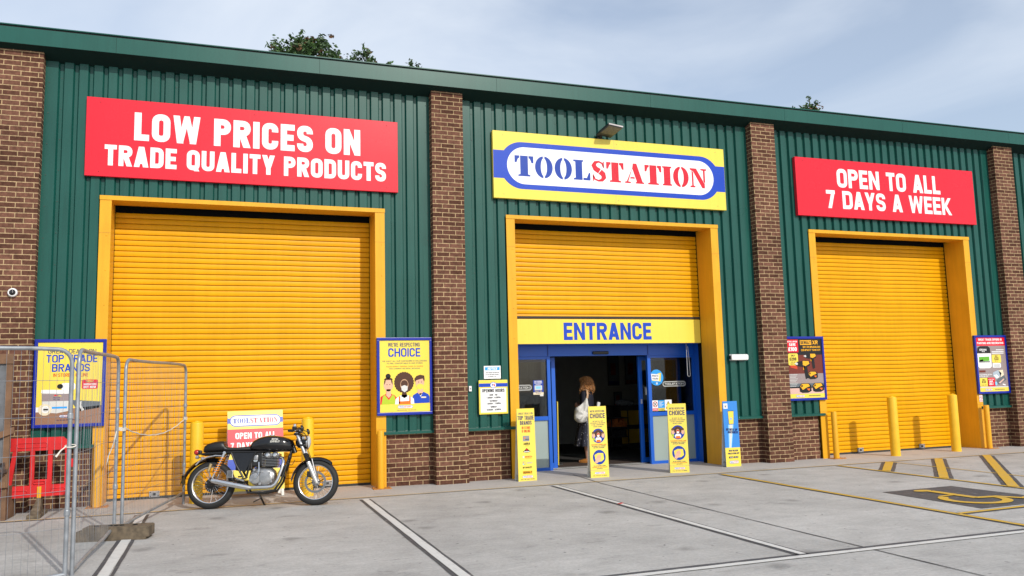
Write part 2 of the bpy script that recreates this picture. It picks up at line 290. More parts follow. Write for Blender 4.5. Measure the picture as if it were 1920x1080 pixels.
def glyph(ch, t, s):
    h = t/2
    w = GW.get(ch, .45)*s if GW.get(ch, .45) else t
    if ch in '1': w = max(w, t*1.5)
    L, Rr, B, T = h, w-h, h, 1-h; cr_ = min(.2, (Rr-L)*.55); S = []
    def P(*pts, cl=False): S.append(stroke(rpath([(p+(0,))[:3] for p in pts], cl), t, cl))
    def D(x0, y0, x1, y1, k=1.12): S.append([[(x0-h*k, y0), (x0+h*k, y0), (x1+h*k, y1), (x1-h*k, y1)]])
    if ch in 'O0Q':
        P((L,B,cr_), (Rr,B,cr_), (Rr,T,cr_), (L,T,cr_), cl=True)
        if ch == 'Q': D(Rr-h*.2, -.04, w*.55, .24)
    elif ch == 'C': P((Rr,.66), (Rr,T,cr_), (L,T,cr_), (L,B,cr_), (Rr,B,cr_), (Rr,.34))
    elif ch == 'G': P((Rr,.68), (Rr,T,cr_), (L,T,cr_), (L,B,cr_), (Rr,B,cr_), (Rr,.48), (w*.52,.48))
    elif ch == 'U': P((L,1), (L,B,cr_), (Rr,B,cr_), (Rr,1))
    elif ch == 'J': P((L,.3), (L,B,cr_), (Rr,B,cr_), (Rr,1))
    elif ch == 'D': P((L,B), (Rr,B,cr_), (Rr,T,cr_), (L,T), cl=True)
    elif ch == 'P': P((L,0), (L,1)); P((L,T), (Rr,T,cr_), (Rr,.42+h,cr_), (L,.42+h))
    elif ch == 'R': P((L,0), (L,1)); P((L,T), (Rr,T,cr_), (Rr,.42+h,cr_), (L,.42+h)); D(Rr-h*.1, 0, w*.52, .47)
    elif ch == 'B': P((L,0), (L,1)); P((L,T), (Rr-.02,T,cr_), (Rr-.02,.52,cr_), (L,.52)); P((L,.52), (Rr,.52,cr_), (Rr,B,cr_), (L,B))
    elif ch == 'E': P((L,0), (L,1)); P((L,T), (w,T)); P((L,.5), (w*.92,.5)); P((L,B), (w,B))
    elif ch == 'F': P((L,0), (L,1)); P((L,T), (w,T)); P((L,.5), (w*.92,.5))
    elif ch == 'L': P((L,0), (L,1)); P((L,B), (w,B))
    elif ch == 'I' : P((L,0), (L,1))
    elif ch == 'H': P((L,0), (L,1)); P((Rr,0), (Rr,1)); P((L,.5), (Rr,.5))
    elif ch == 'T': P((0,T), (w,T)); P((w/2,0), (w/2,1))
    elif ch == 'N': P((L,0), (L,1)); P((Rr,0), (Rr,1)); D(Rr, 0, L, 1, .9)
    elif ch == 'M': P((L,0), (L,1)); P((Rr,0), (Rr,1)); D(w/2, .1, L, 1, .8); D(w/2, .1, Rr, 1, .8)
    elif ch == 'W': D(w*.27, 0, h, 1, .95); D(w*.27, 0, w*.5, 1, .8); D(w*.73, 0, w*.5, 1, .8); D(w*.73, 0, w-h, 1, .95)
    elif ch == 'V': D(w/2, 0, h, 1); D(w/2, 0, w-h, 1)
    elif ch == 'A': D(h, 0, w/2, 1); D(w-h, 0, w/2, 1); P((w*.2,.27), (w*.8,.27))
    elif ch == 'Y': D(w/2, .36, h, 1); D(w/2, .36, w-h, 1); P((w/2,0), (w/2,.45))
    elif ch == 'X': D(h, 0, w-h, 1); D(w-h, 0, h, 1)
    elif ch == 'K': P((L,0), (L,1)); D(t*.9, .42, w-h, 1); D(w-h*.8, 0, t*1.1, .58)
    elif ch == 'Z': P((0,T), (w,T)); P((0,B), (w,B)); D(h*1.1, .05, w-h*1.1, .95)
    elif ch in 'S5': 
        if ch == 'S': P((Rr,.69), (Rr,T,cr_), (L,T,cr_), (L,.54,cr_), (Rr,.46,cr_), (Rr,B,cr_), (L,B,cr_), (L,.31))
        else: P((w*.95,T), (L,T), (L,.56), (Rr,.56,cr_), (Rr,B,cr_), (L,B,cr_), (L,.28))
    elif ch == '7': P((0,T), (w,T)); D(w*.36, 0, w-h*1.1, .95)
    elif ch == '1': P((w-h,0), (w-h,1)); P((0,.82), (w-h,.82))
    elif ch == '2': P((L,.68), (L,T,cr_), (Rr,T,cr_), (Rr,.55,cr_), (L,.3), (L,B)); P((L,B), (w,B))
    elif ch == '3': P((L,.72), (L,T,cr_), (Rr,T,cr_), (Rr,.52,.1), (w*.4,.52)); P((w*.4,.52), (Rr,.52,.1), (Rr,B,cr_), (L,B,cr_), (L,.28))
    elif ch == '4': P((w*.7,0), (w*.7,1)); P((0,.25), (w,.25)); D(h, .25, w*.62, 1)
    elif ch in '6': P((Rr,.7), (Rr,T,cr_), (L,T,cr_), (L,B,cr_), (Rr,B,cr_), (Rr,.56,cr_), (L,.56))
    elif ch in '9': P((L,.3), (L,B,cr_), (Rr,B,cr_), (Rr,T,cr_), (L,T,cr_), (L,.44,cr_), (Rr,.44))
    elif ch in '8&': P((L,B,cr_), (Rr,B,cr_), (Rr,.52,cr_), (L,.52,cr_), cl=True); P((L+.01,.52,cr_), (Rr-.01,.52,cr_), (Rr-.01,T,cr_), (L+.01,T,cr_), cl=True)
    elif ch == '£': P((Rr,.72), (Rr,T,cr_), (L+.06,T,cr_), (L+.06,B)); P((0,B), (w,B)); P((0,.48), (w*.8,.48))
    elif ch == '-': P((0,.45), (w,.45))
    elif ch == '/': D(h, 0, w-h, 1)
    elif ch == '%': P((L,.75), (L+.12,.75)); P((Rr-.12,.25), (Rr,.25)); D(h, 0, w-h, 1, .7)
    elif ch in '.,': S.append([[(0,0), (t,0), (t,t), (0,t)]])
    elif ch == ':': S.append([[(0,.1), (t,.1), (t,.1+t), (0,.1+t)]]); S.append([[(0,.55), (t,.55), (t,.55+t), (0,.55+t)]])
    elif ch in "'*": S.append([[(0,.68), (t,.68), (t,1), (0,1)]])
    elif ch == '!': S.append([[(0,0), (t,0), (t,t), (0,t)]]); S.append([[(0,t*1.5), (t,t*1.5), (t,1), (0,1)]])
    return S, w
def text_strokes(s, t=.2, fit=None, gap=.085, sx=1.0):
    """-> list of strokes (each a list of polygons), width, in units of the letter height"""
    def width(k): return sum((glyph(c, t, k)[1]) + gap for c in s)-gap
    if fit:
        lo, hi = .3, 3.0
        for _ in range(30):
            mid = (lo+hi)/2
            if width(mid) < fit: lo = mid
            else: hi = mid
        sx = lo
    out = []; x = 0
    for c in s:
        S, w = glyph(c, t, sx)
        for k, st in enumerate(S): out.append((k, [[(px+x, py) for px, py in q] for q in st]))
        x += w+gap
    return out, x-gap

class Canvas:
    """a printed face in its own XZ plane, looking to -Y; each layer sits 0.5 mm further out"""
    def __init__(s, y=0.0): s.b = MB(); s.y = y; s.k = 1
    def up(s, n=1): s.k += n; return s
    def Y(s, sub=0): return s.y-s.k*0.0005-sub*0.0001
    def poly(s, pts, c, sub=0):
        y = s.Y(sub); a = sum(pts[i][0]*pts[(i+1) % len(pts)][1]-pts[(i+1) % len(pts)][0]*pts[i][1] for i in range(len(pts)))
        pts = pts if a > 0 else pts[::-1]
        s.b.add([(x, y, z) for x, z in pts], [tuple(range(len(pts)))], pm(c)); return s
    def rect(s, x0, z0, x1, z1, c): return s.poly([(x0,z0),(x1,z0),(x1,z1),(x0,z1)], c)
    def rrect(s, x0, z0, x1, z1, r, c, seg=8): return s.poly(s.rr(x0,z0,x1,z1,r,seg), c)
    def rr(s, x0, z0, x1, z1, r, seg=8):
        o = []
        for cx, cz, a in ((x1-r,z0+r,-90),(x1-r,z1-r,0),(x0+r,z1-r,90),(x0+r,z0+r,180)):
            for i in range(seg+1): t = R(a+90*i/seg); o.append((cx+r*math.cos(t), cz+r*math.sin(t)))
        return o
    def ell(s, cx, cz, rx, rz, c, n=28, a0=0, a1=360, rot=0):
        p = []
        for i in range(n+(a1-a0 < 360)):
            t = R(a0+(a1-a0)*i/n); x, z = rx*math.cos(t), rz*math.sin(t); p.append((cx+x*math.cos(R(rot))-z*math.sin(R(rot)), cz+x*math.sin(R(rot))+z*math.cos(R(rot))))
        return s.poly(p, c)
    def line(s, pts, t, c, closed=False):
        for q in stroke(pts, t, closed): s.poly(q, c)
        return s
    def text(s, txt, x, z, h, c, t=.2, fit=None, align='l', gap=.085, sx=1.0, slant=0.0, rot=0.0, bold=None):
        st, w = text_strokes(txt, t, fit/h if fit else None, gap, sx); w *= h
        x0 = x-(w/2 if align == 'c' else w if align == 'r' else 0); cs, sn = math.cos(R(rot)), math.sin(R(rot))
        for k, polys in st:
            for q in polys:
                pp = []
                for px, py in q:
                    a, b = px*h+py*h*slant+(x0-x), py*h; pp.append((x+a*cs-b*sn, z+a*sn+b*cs))
                s.poly(pp, c, sub=k)
        return s
    def build(s, name, parent, loc=None): return s.b.build(name, parent, loc=loc)

def stencil_logo(cv, x, z, h, width):
    """the two-colour stencil serif word of the shop sign"""
    def O(cx):
        out = []; n = 14
        A = [math.pi/2+.075+i*(math.pi-.15)/n for i in range(n+1)]; Q = [math.pi/2+.26+i*(math.pi-.52)/n for i in range(n+1)]
        half = [(.43*math.cos(t), .5+.54*math.sin(t)) for t in A]+[(min(.15*math.cos(t), -.032), .5+.44*math.sin(t)) for t in Q[::-1]]
        return [[(cx+px, pz) for px, pz in half], [(cx-px, pz) for px, pz in half]]
    def T(x0):
        return [[(x0+a, b) for a, b in p] for p in (
            [(.16,0),(.74,0),(.74,.07),(.635,.10),(.635,1),(.265,1),(.265,.10),(.16,.07)],
            [(0,1),(.23,1),(.23,.88),(.17,.87),(.09,.66),(.0,.66)], [(.90,1),(.67,1),(.67,.88),(.73,.87),(.81,.66),(.90,.66)])]
    def I(x0): return [[(x0+a, b) for a, b in ((0,0),(.5,0),(.5,.07),(.43,.10),(.43,.90),(.5,.93),(.5,1),(0,1),(0,.93),(.07,.90),(.07,.10),(0,.07))]]
    def L(x0): return [[(x0+a, b) for a, b in ((0,0),(.44,0),(.45,.08),(.44,.10),(.44,.90),(.5,.93),(.5,1),(0,1),(0,.93),(.10,.90),(.10,.10),(0,.07))], [(x0+a, b) for a, b in ((.485,0),(.84,0),(.84,.38),(.77,.38),(.66,.12),(.485,.12))]]
    def A(x0): return [[(x0+a, b) for a, b in ((.44,1.02),(.63,1.02),(.93,.09),(1.0,.07),(1.0,0),(.56,0),(.56,.07),(.62,.09),(.40,.76))],
                       [(x0+a, b) for a, b in ((.42,.83),(.37,.68),(.17,.09),(.30,.07),(.30,0),(0,0),(0,.07),(.09,.09))], [(x0+a, b) for a, b in ((.27,.24),(.52,.24),(.50,.32),(.30,.32))]]
    def N(x0): return [[(x0+a, b) for a, b in ((0,1),(.36,1),(.81,.20),(.81,-.02),(.66,-.02),(.18,.84),(0,.93))], [(x0+a, b) for a, b in ((0,0),(.28,0),(.28,.07),(.19,.10),(.19,.78),(.10,.90),(.10,.10),(0,.07))],
                       [(x0+a, b) for a, b in ((.60,1),(.93,1),(.93,.93),(.84,.90),(.84,.20),(.74,.36),(.74,.90),(.60,.93))]]
    def S(x0):
        pts = [(.60,.74),(.55,.90),(.38,.98),(.20,.93),(.12,.78),(.20,.62),(.40,.50),(.58,.36),(.62,.20),(.52,.06),(.34,.02),(.15,.09),(.09,.26)]
        ts = [.07,.08,.09,.15,.22,.26,.28,.26,.22,.15,.09,.08,.07]
        return stroke(pts[:7], 0, ts=ts[:7])+stroke([(.43,.48)]+pts[7:], 0, ts=[.28]+ts[7:])+[[(x_, y_) for x_, y_ in ((.58,.68),(.64,.68),(.64,1),(.59,1))], [(.05,0),(.10,0),(.11,.32),(.05,.32)]]
    word = [('T',.90),('O',.90),('O',.90),('L',.86),('S',.70),('T',.90),('A',1.0),('T',.90),('I',.50),('O',.90),('N',.93)]
    gaps = .055; tot = sum(w for _, w in word)+gaps*(len(word)-1); k = width/tot; xx = 0
    for i, (c, w) in enumerate(word):
        ps = {'T': T, 'I': I, 'L': L, 'A': A, 'N': N}.get(c)
        polys = ps(xx) if ps else O(xx+.45) if c == 'O' else [[(px+xx, pz) for px, pz in q] for q in S(0)]
        for j, q in enumerate(polys): cv.poly([(x+px*k, z+pz*h) for px, pz in q], 'logoblue' if i < 4 else 'logored', sub=0 if c != 'S' else j % 2)
        xx += w+gaps
def mini_logo(cv, cx, cz, w, h, base='logoblue'):
    cv.rrect(cx-w/2, cz-h/2, cx+w/2, cz+h/2, h*.499, base); cv.up(); cv.rrect(cx-w/2+h*.11, cz-h*.39, cx+w/2-h*.11, cz+h*.39, h*.385, 'white'); cv.up()
    stencil_logo(cv, cx-w*.40, cz-h*.2, h*.42, w*.80); cv.k -= 2

# ================================================================== THE SETTING
CONC = concrete_mat(); BRICK = brick_mat()
g = MB(); g.add([(-150,-150,0),(150,-150,0),(150,150,0),(-150,150,0)], [(0,1,2,3)], CONC); struct(g.build('ground'))
WHITEP = worn_paint('white_road_paint', (0.60,0.595,0.575), 0.5, (0.36,0.355,0.345)); YELP = worn_paint('yellow_road_paint', (0.60,0.37,0.035), 0.45, (0.36,0.355,0.345)); BLKP = worn_paint('blackout_paint', (0.062,0.064,0.072), 0.4, (0.28,0.28,0.28))
def flat(pts, z, m, b):
    b.add([(x, y, z) for x, y in pts], [tuple(range(len(pts)))], m)
def seg(b, a, c, w, z, m, off=0.0):
    """straight painted stripe from a to c with a slightly ragged edge"""
    a = Vector(a); c = Vector(c); d = (c-a); L = d.length; d.normalize(); n = Vector((-d.y, d.x)); k = max(2, int(L/0.25)); vs = []; fs = []
    for i in range(k+1):
        p = a+d*L*i/k+n*off
        for sg in (-1, 1):
            q = p+n*sg*(w/2+random.uniform(-.004, .004)); vs.append((q.x, q.y, z))
    for i in range(k): fs.append((2*i, 2*i+2, 2*i+3, 2*i+1))
    b.add(vs, fs, m)
Z1, Z2, Z3 = 0.004, 0.008, 0.012
def stripe(name, a, c, w, m, dark=((-.085,.05),(.085,.05))):
    b = MB()
    for off, ww in dark: seg(b, a, c, ww, Z1, BLKP, off)
    seg(b, a, c, w, Z2, m); return struct(b.build(name))
stripe('painted_line', (-4.29,-1.30), (-4.37,-7.18), .10, WHITEP, ((-.075,.04),(.07,.035)))
stripe('painted_line', (-1.36,-1.32), (-1.48,-7.18), .09, WHITEP, ((-.066,.04),(.062,.035)))
stripe('painted_line', (1.61,-1.28), (1.545,-7.18), .075, WHITEP, ((-.06,.04),(.056,.03)))
stripe('painted_line', (-14,-7.27), (18,-7.27), .085, WHITEP, ((.085,.08),))
stripe('painted_line', (4.63,-1.30), (4.46,-7.2), .075, YELP, ((-.058,.03),(.055,.025)))
stripe('painted_line', (4.50,-6.15), (7.0,-6.05), .07, YELP, ((-.055,.025),(.05,.02)))
stripe('painted_line', (7.10,-1.25), (6.93,-7.2), .065, YELP, ((-.05,.025),))
stripe('painted_line', (8.29,-1.22), (8.13,-7.2), .04, YELP, ())
stripe('painted_line', (-9,-1.03), (-4.2,-1.09), .035, YELP, ((-.04,.025),))
stripe('painted_line', (-4.2,-1.094), (19,-1.225), .032, YELP, ((-.036,.02),))
b = MB()
for a, c in (((8.25,-1.26),(7.10,-2.38)), ((9.42,-1.26),(7.06,-3.59)), ((10.62,-1.26),(7.0,-4.82)), ((11.8,-1.26),(6.95,-6.05)), ((13.0,-1.26),(8.2,-6.0))):
    for off in (-.10, .10): seg(b, a, c, .055, Z1, BLKP, off)
    seg(b, a, c, .135, Z3, YELP)
struct(b.build('painted_hatching'))
# wheelchair bay mark
b = MB(); flat([(5.06,-5.99),(6.45,-5.95),(6.42,-4.30),(5.16,-4.33)], Z1, BLKP, b)
def ring(cx, cy, r0, r1, a0, a1, n=22):
    vs = []; fs = []
    for i in range(n+1):
        t = R(a0+(a1-a0)*i/n)
        for r in (r0, r1): vs.append((cx+r*math.cos(t), cy+r*math.sin(t), Z3))
    for i in range(n): fs.append((2*i,2*i+1,2*i+3,2*i+2))
    b.add(vs, fs, YELP)
vs = [(5.66+.13*math.cos(R(t)), -4.53+.085*math.sin(R(t)), Z3) for t in range(0, 360, 15)]; b.add(vs, [tuple(range(24))], YELP)
seg(b, (5.72,-4.60), (5.71,-5.36), .13, Z3+.0005, YELP); seg(b, (5.72,-5.02), (5.42,-5.05), .07, Z3+.001, YELP)
seg(b, (5.69,-5.34), (6.02,-5.40), .12, Z3+.0015, YELP); seg(b, (5.99,-5.36), (6.16,-5.66), .11, Z3+.002, YELP); seg(b, (6.12,-5.66), (6.28,-5.60), .08, Z3+.0025, YELP)
ring(5.60, -5.42, .30, .42, 118, 372)
struct(b.build('painted_wheelchair_mark'))
# sawn joints in the slab
JM = mat('joint_sealant', (0.07,0.07,0.07), 0.8)
b = MB()
for x0, y0, x1, y1 in ((2.50,.02,2.36,-1.38),(2.36,-1.38,2.24,-7.15),(2.24,-7.15,2.10,-20),(-3.4,-7.42,-3.6,-20),(8.4,-7.42,8.3,-20)):
    seg(b, (x0,y0), (x1,y1), .018, Z1+.001, JM)
struct(b.build('slab_joint'))

# ================================================================== THE BUILDING
bld = thing('trade_unit', 'long green metal-clad trade unit with brick pillars and yellow shutter bays', 'building')
GREEN = mat('green_cladding', (0.009,0.080,0.064), 0.28, var=0.07, scale=1.3, spec=0.33, bump=0.05, bscale=2.5, rvar=0.04, streak=0.10)
GREEN2 = mat('green_trim', (0.011,0.085,0.068), 0.29, var=0.05, scale=1.0, spec=0.30, rvar=0.04, streak=0.06)
DARKG = mat('dark_gutter', (0.008,0.016,0.014), 0.6); SCREW = mat('screw_head', (0.02,0.05,0.04), 0.5)
YEL_T = mat('yellow_steel', (0.74,0.37,0.020), 0.36, var=0.05, scale=2.2, spec=0.25, bump=0.03, bscale=4, rvar=0.05, streak=0.06)
YEL_S = mat('yellow_shutter', (0.76,0.362,0.003), 0.38, var=0.06, scale=1.6, spec=0.15, rvar=0.06, streak=0.05)
BLACKV = mat('black_void', (0.006,0.006,0.006), 0.95, spec=0.1, rvar=0); ZINC = mat('galvanised_plate', (0.34,0.34,0.35), 0.45, 0.6, var=0.15, scale=30)
PX = [(-6.85,-5.85),(0.0,.5525),(6.46,7.0125),(12.88,13.4325)]
OPEN = [(-5.063,-.787),(1.358,5.681),(7.82,12.09)]
ZT1, ZT0, ZTOP, ZSILL = 4.546, 4.48, 6.55, 0.862
for x0, x1 in PX:
    b = MB(); b.box(x0, x1, -.17, .10, -.05, 6.64, BRICK); b.build('brick_pillar', bld)
def cladding(xL, xR, o0, o1, g0, g1, name='wall_cladding'):
    b = MB(); prof = [(xL, 0.0)]; gx = g0; gs = []
    while gx < g1+.05:
        prof += [(gx-.042,0.0),(gx-.021,.046),(gx+.021,.046),(gx+.042,0.0)]; gs.append(gx); gx += .2
    prof.append((xR, 0.0))
    def yat(x):
        for (a, ya), (c, yc) in zip(prof, prof[1:]):
            if a <= x <= c: return ya+(yc-ya)*(x-a)/max(1e-9, c-a)
        return 0.0
    xs = sorted(set([p[0] for p in prof]+[x for x in (o0, o1) if x is not None])); Yv = {p[0]: p[1] for p in prof}
    for a, c in zip(xs, xs[1:]):
        zb = ZT1-.03 if (o0 is not None and a >= o0-1e-6 and c <= o1+1e-6) else ZSILL-.01
        ya, yc = Yv.get(a, yat(a)), Yv.get(c, yat(c))
        b.add([(a,ya,zb),(c,yc,zb),(c,yc,ZTOP+.02),(a,ya,ZTOP+.02)], [(0,1,2,3)], GREEN)
    for x in [xL+.055, xR-.055]+gs[::4]:
        z = 1.05+random.random()*.2
        while z < 6.4:
            if not (o0 is not None and o0-.02 < x < o1+.02 and z < ZT1+.03):
                y = 0.0 if x in (xL+.055, xR-.055) else .046
                b.box(x-.007, x+.007, y-.006, y+.004, z-.007, z+.007, SCREW)
            z += .47
    # lap seams of the corner flashings
    b.box(xL+.001, xL+.135, -.0025, .001, 1.0, 3.94, GREEN2); b.box(xR-.135, xR-.001, -.0025, .001, 1.0, 3.94, GREEN2)
    return b.build(name, bld)
cladding(-5.85, 0.0, *OPEN[0], -5.638, -.28); cladding(.5525, 6.46, *OPEN[1], .775, 6.21); cladding(7.0125, 12.88, *OPEN[2], 7.245, 12.65); cladding(13.4325, 19.2, None, None, 13.66, 19.0)
cladding(-12, -6.85, None, None, -11.84, -7.0)
# low brick walls under the cladding and the sill flashings above them
for xa, xb, ta, tb in ((-5.85,-5.063,0,.09), (-.787,0.0,.08,0), (.5525,1.358,0,.10), (5.681,6.46,.06,0), (7.0125,7.82,0,.10), (12.09,12.88,.05,0), (13.4325,19.2,0,0), (-12,-6.86,0,0)):
    b = MB(); b.box(xa, xb, .055, .20, -.05, .83, BRICK); b.build('brick_plinth', bld)
    b = MB(); x0, x1 = xa-ta, xb+tb
    b.add([(x0,-.045,.832),(x1,-.045,.832),(x1,-.045,.872),(x0,-.045,.872),(x0,.04,.892),(x1,.04,.892),(x0,.06,.832),(x1,.06,.832)], [(0,1,2,3),(3,2,5,4),(0,6,7,1),(0,3,4,6),(1,7,5,2)], GREEN2); b.build('sill_flashing', bld)
b = MB(); b.add([(-12,-.3,6.66),(20,-.3,6.66),(20,.03,6.54),(-12,.03,6.54)], [(0,1,2,3)], mat('soffit_shade_green', (0.005,0.021,0.017), 0.8, spec=0.2)); b.build('soffit', bld)  # green darkened in the colour itself to deepen the shade under the eaves
b = MB(); xs = [-12,-10.9,-7.88,-4.877,-1.888,1.138,4.167,7.177,10.173,13.211,16.2,20]
for a, c in zip(xs, xs[1:]):
    b.box(a+.002, c-.002, -.312, -.30, 6.655, 6.895, GREEN2)
b.box(-12, 20, -.302, -.285, 6.653, 6.90, DARKG); b.box(-12, 20, -.296, -.1, 6.895, 6.922, DARKG); b.box(-12, 20, -.325, .2, 6.922, 6.937, GREEN2); b.build('fascia', bld)
b = MB(); b.add([(-12,.1,6.93),(20,.1,6.93),(20,9,7.5),(-12,9,7.5),(20,18,6.93),(-12,18,6.93)], [(0,1,2,3),(3,2,4,5)], mat('roof_sheet', (0.25,0.26,0.26), 0.6)); b.build('roof', bld)
b = MB(); b.box(-12, 20, 17.9, 18, 0, 6.93, GREEN); b.box(-12, -11.9, .06, 17.9, 0, 6.93, GREEN); b.box(19.9, 20, .06, 17.9, 0, 6.93, GREEN); b.build('wall_cladding', bld)

def surround(o0, o1):
    i0, i1 = o0+.159, o1-.16; b = MB()
    for a, c in ((o0, i0), (i1, o1)):
        b.box(a, c, -.014, .002, 0.0, ZT0, YEL_T)
        z = .3
        while z < 4.4: b.ball((a+.10 if a == o0 else c-.05, -.014, z), .009, YEL_T, 6, 4); z += .52
        for zz in (.915, 3.98): b.box(a+.001, c-.001, -.0165, -.013, zz, zz+.004, mat('yellow_seam', (0.5,0.22,0.015), 0.5))
    b.box(i0-.02, i0, .002, .50, 0, ZT0+.01, YEL_T); b.box(i1, i1+.02, .002, .50, 0, ZT0+.01, YEL_T)
    b.box(o0-.004, o1+.004, -.024, .002, ZT0, ZT1, YEL_T); b.box(i0, i1, .002, .36, ZT0, ZT0+.02, YEL_T)
    return b.build('door_surround', bld), i0, i1
def shutter(o0, o1, zb, locks=()):
    i0, i1 = o0+.159, o1-.16; Y = .525; b = MB(); P = .0863; n = 14; rnd = random.Random(int(o0*100))
    k0 = int(round((zb+.0014)/P)); k1 = int(4.36/P); rows = []
    for k in range(k0, k1+1):
        z = k*P-.0014; tilt = rnd.uniform(-.0016, .0016)
        for dy, dz in ((.030,0.0),(.030,.0098),(-.001,.0100),(-.0045,.022),(-.0065,.043),(-.005,.066),(-.001,.0835),(.030,.0855)): rows.append((dy+tilt*(dz-.043)/.043, z+dz))
    ph = rnd.uniform(0, 6)
    def wob(i, z): return .0022*math.sin(i*.9+z*2.1+ph)*math.sin(i*.31+1)+.0010*math.sin(i*2.3+z*5)
    vs = []; fs = []
    for dy, z in rows:
        for i in range(n+1): vs.append((i0+(i1-i0)*i/n, Y+dy+wob(i, z)*.6, z+wob(i+3, z*.3)))
    for r in range(len(rows)-1):
        for i in range(n): a = r*(n+1)+i; fs.append((a, a+1, a+n+2, a+n+1))
    b.add(vs, fs, YEL_S); o = b.build('roller_shutter', bld)
    for p in o.data.polygons: p.use_smooth = False
    h = MB(); h.box(i0-.06, i1+.06, .515, .58, 4.402, 4.95, BLACKV); h.box(i0-.06, i1+.06, .34, .515, 4.497, 4.95, BLACKV); h.box(i0-.06, i0-.021, .0, .515, 4.3, 4.497, BLACKV); h.box(i1+.021, i1+.06, .0, .515, 4.3, 4.497, BLACKV); h.build('dark_void_fill', o)  # black boxes stand in for the unlit gap above the curtain
    h = MB(); h.box(i0+.002, i1-.002, .505, .545, zb-.028, zb+.010, mat('rubber_strip', (0.03,0.03,0.03), 0.8)); h.build('bottom_bar', o)
    
    for xa, xb in ((i0-.03, i0+.004), (i1-.004, i1+.03)): h = MB(); h.box(xa, xb, .50, .62, 0, 4.5, BLACKV); h.build('guide_rail', o)
    for x in locks:
        h = MB(); h.cbox(x-.075, x+.075, .498, .515, .022, .112, ZINC, .004)
        for dx in (-.055, .055): 
            for dz in (.038, .096): h.ball((x+dx, .498, dz), .008, mat('dark_bolt', (0.05,0.05,0.05), 0.4, 0.8), 6, 4)
        h.box(x-.02, x+.02, .492, .50, .05, .085, mat('dark_bolt', (0.05,0.05,0.05), 0.4, 0.8)); h.build('lock_plate', o)
    return o
for i, (o0, o1) in enumerate(OPEN):
    surround(o0, o1)
    shutter(o0, o1, (.026, 2.80, .026)[i], ((-4.247,-1.65), (), (9.203,10.843))[i])

# entrance screen set back behind the middle shutter
BLU = mat('blue_aluminium', (0.005,0.10,0.52), 0.36, var=0.05, scale=2, spec=0.5); FROST = mat('frosted_pane', (0.30,0.37,0.35), 0.42, var=0.05, scale=1.2)
GLASS = glass_mat('shop_glass', (0.62,0.66,0.66)); GREYP = mat('grey_plastic', (0.5,0.5,0.5), 0.5); BLKPL = mat('black_plastic', (0.012,0.012,0.013), 0.42)
b = MB(); b.box(1.54, 5.60, .90, 1.06, 2.095, 2.30, BLU)
for x0, x1 in ((1.54,1.60),(2.437,2.50),(4.552,4.622),(5.56,5.62)): b.box(x0, x1, .93, 1.0, 0, 2.095, BLU)
for x0, x1 in ((1.60,2.437),(4.622,5.56)):
    b.box(x0, x1, .935, .995, .915, .99, BLU); b.box(x0, x1, .935, .995, 0, .055, BLU); b.box(x0, x1, .935, .995, 2.04, 2.096, BLU)
b.box(2.437, 2.455, .892, .90, 2.10, 2.295, mat('blue_seam', (0.006,0.04,0.25), 0.5)); b.box(4.545, 4.56, .892, .90, 2.10, 2.295, mat('blue_seam', (0.006,0.04,0.25), 0.5))
scr = b.build('entrance_screen', bld)
for x0, x1 in ((1.60,2.437),(4.622,5.56)):
    p = MB(); p.box(x0, x1, .962, .968, .99, 2.04, GLASS); p.build('glass_pane', scr)
    p = MB(); p.box(x0, x1, .962, .968, .055, .915, FROST); p.build('frosted_pane', scr)
for x0, x1 in ((1.75,2.695),(4.478,5.42)):
    d = MB(); d.box(x0, x0+.075, 1.17, 1.225, .015, 2.08, BLU); d.box(x1-.075, x1, 1.17, 1.225, .015, 2.08, BLU); d.box(x0+.075, x1-.075, 1.175, 1.22, .015, .11, BLU); d.box(x0+.075, x1-.075, 1.175, 1.22, 2.0, 2.08, BLU)
    dl = d.build('sliding_door', scr); p = MB(); p.box(x0+.075, x1-.075, 1.195, 1.20, .11, 2.0, GLASS); p.build('glass_pane', dl)
    if x0 > 4: h = MB(); h.cbox(4.50, 4.53, 1.155, 1.17, 1.15, 1.24, GREYP, .004); h.build('lock', dl); h = MB(); h.cbox(4.600, 4.615, 1.12, 1.17, 1.32, 1.47, GREYP, .004); h.build('door_handle', dl)
s_ = MB(); s_.cbox(3.357, 3.692, .855, .90, 2.118, 2.178, BLKPL, .018); s_.build('door_sensor', scr)
LOZ = mat('etched_white', (0.6,0.62,0.6), 0.5)
for x0, x1 in ((1.62,2.126),(4.892,5.40)):
    c = Canvas(.9615)
    def lz(x0_, x1_, z0_, z1_, t):
        for q in stroke(c.rr(x0_, z0_, x1_, z1_, (z1_-z0_)*.49), t, True): c.b.add([(x, c.Y(), z) for x, z in q], [(0,1,2,3)], LOZ)
    lz(x0, x1, 1.478, 1.572, .008); lz(x0+.014, x1-.014, 1.490, 1.560, .005)
    for k, polys in text_strokes('TOOLSTATION', .22, (x1-x0-.08)/.036)[0]:
        for q in polys: c.b.add([(x0+.04+px*.036, c.Y(k), 1.507+pz*.036) for px, pz in q], [(0,1,2,3)], LOZ)
    c.build('etched_logo', scr)
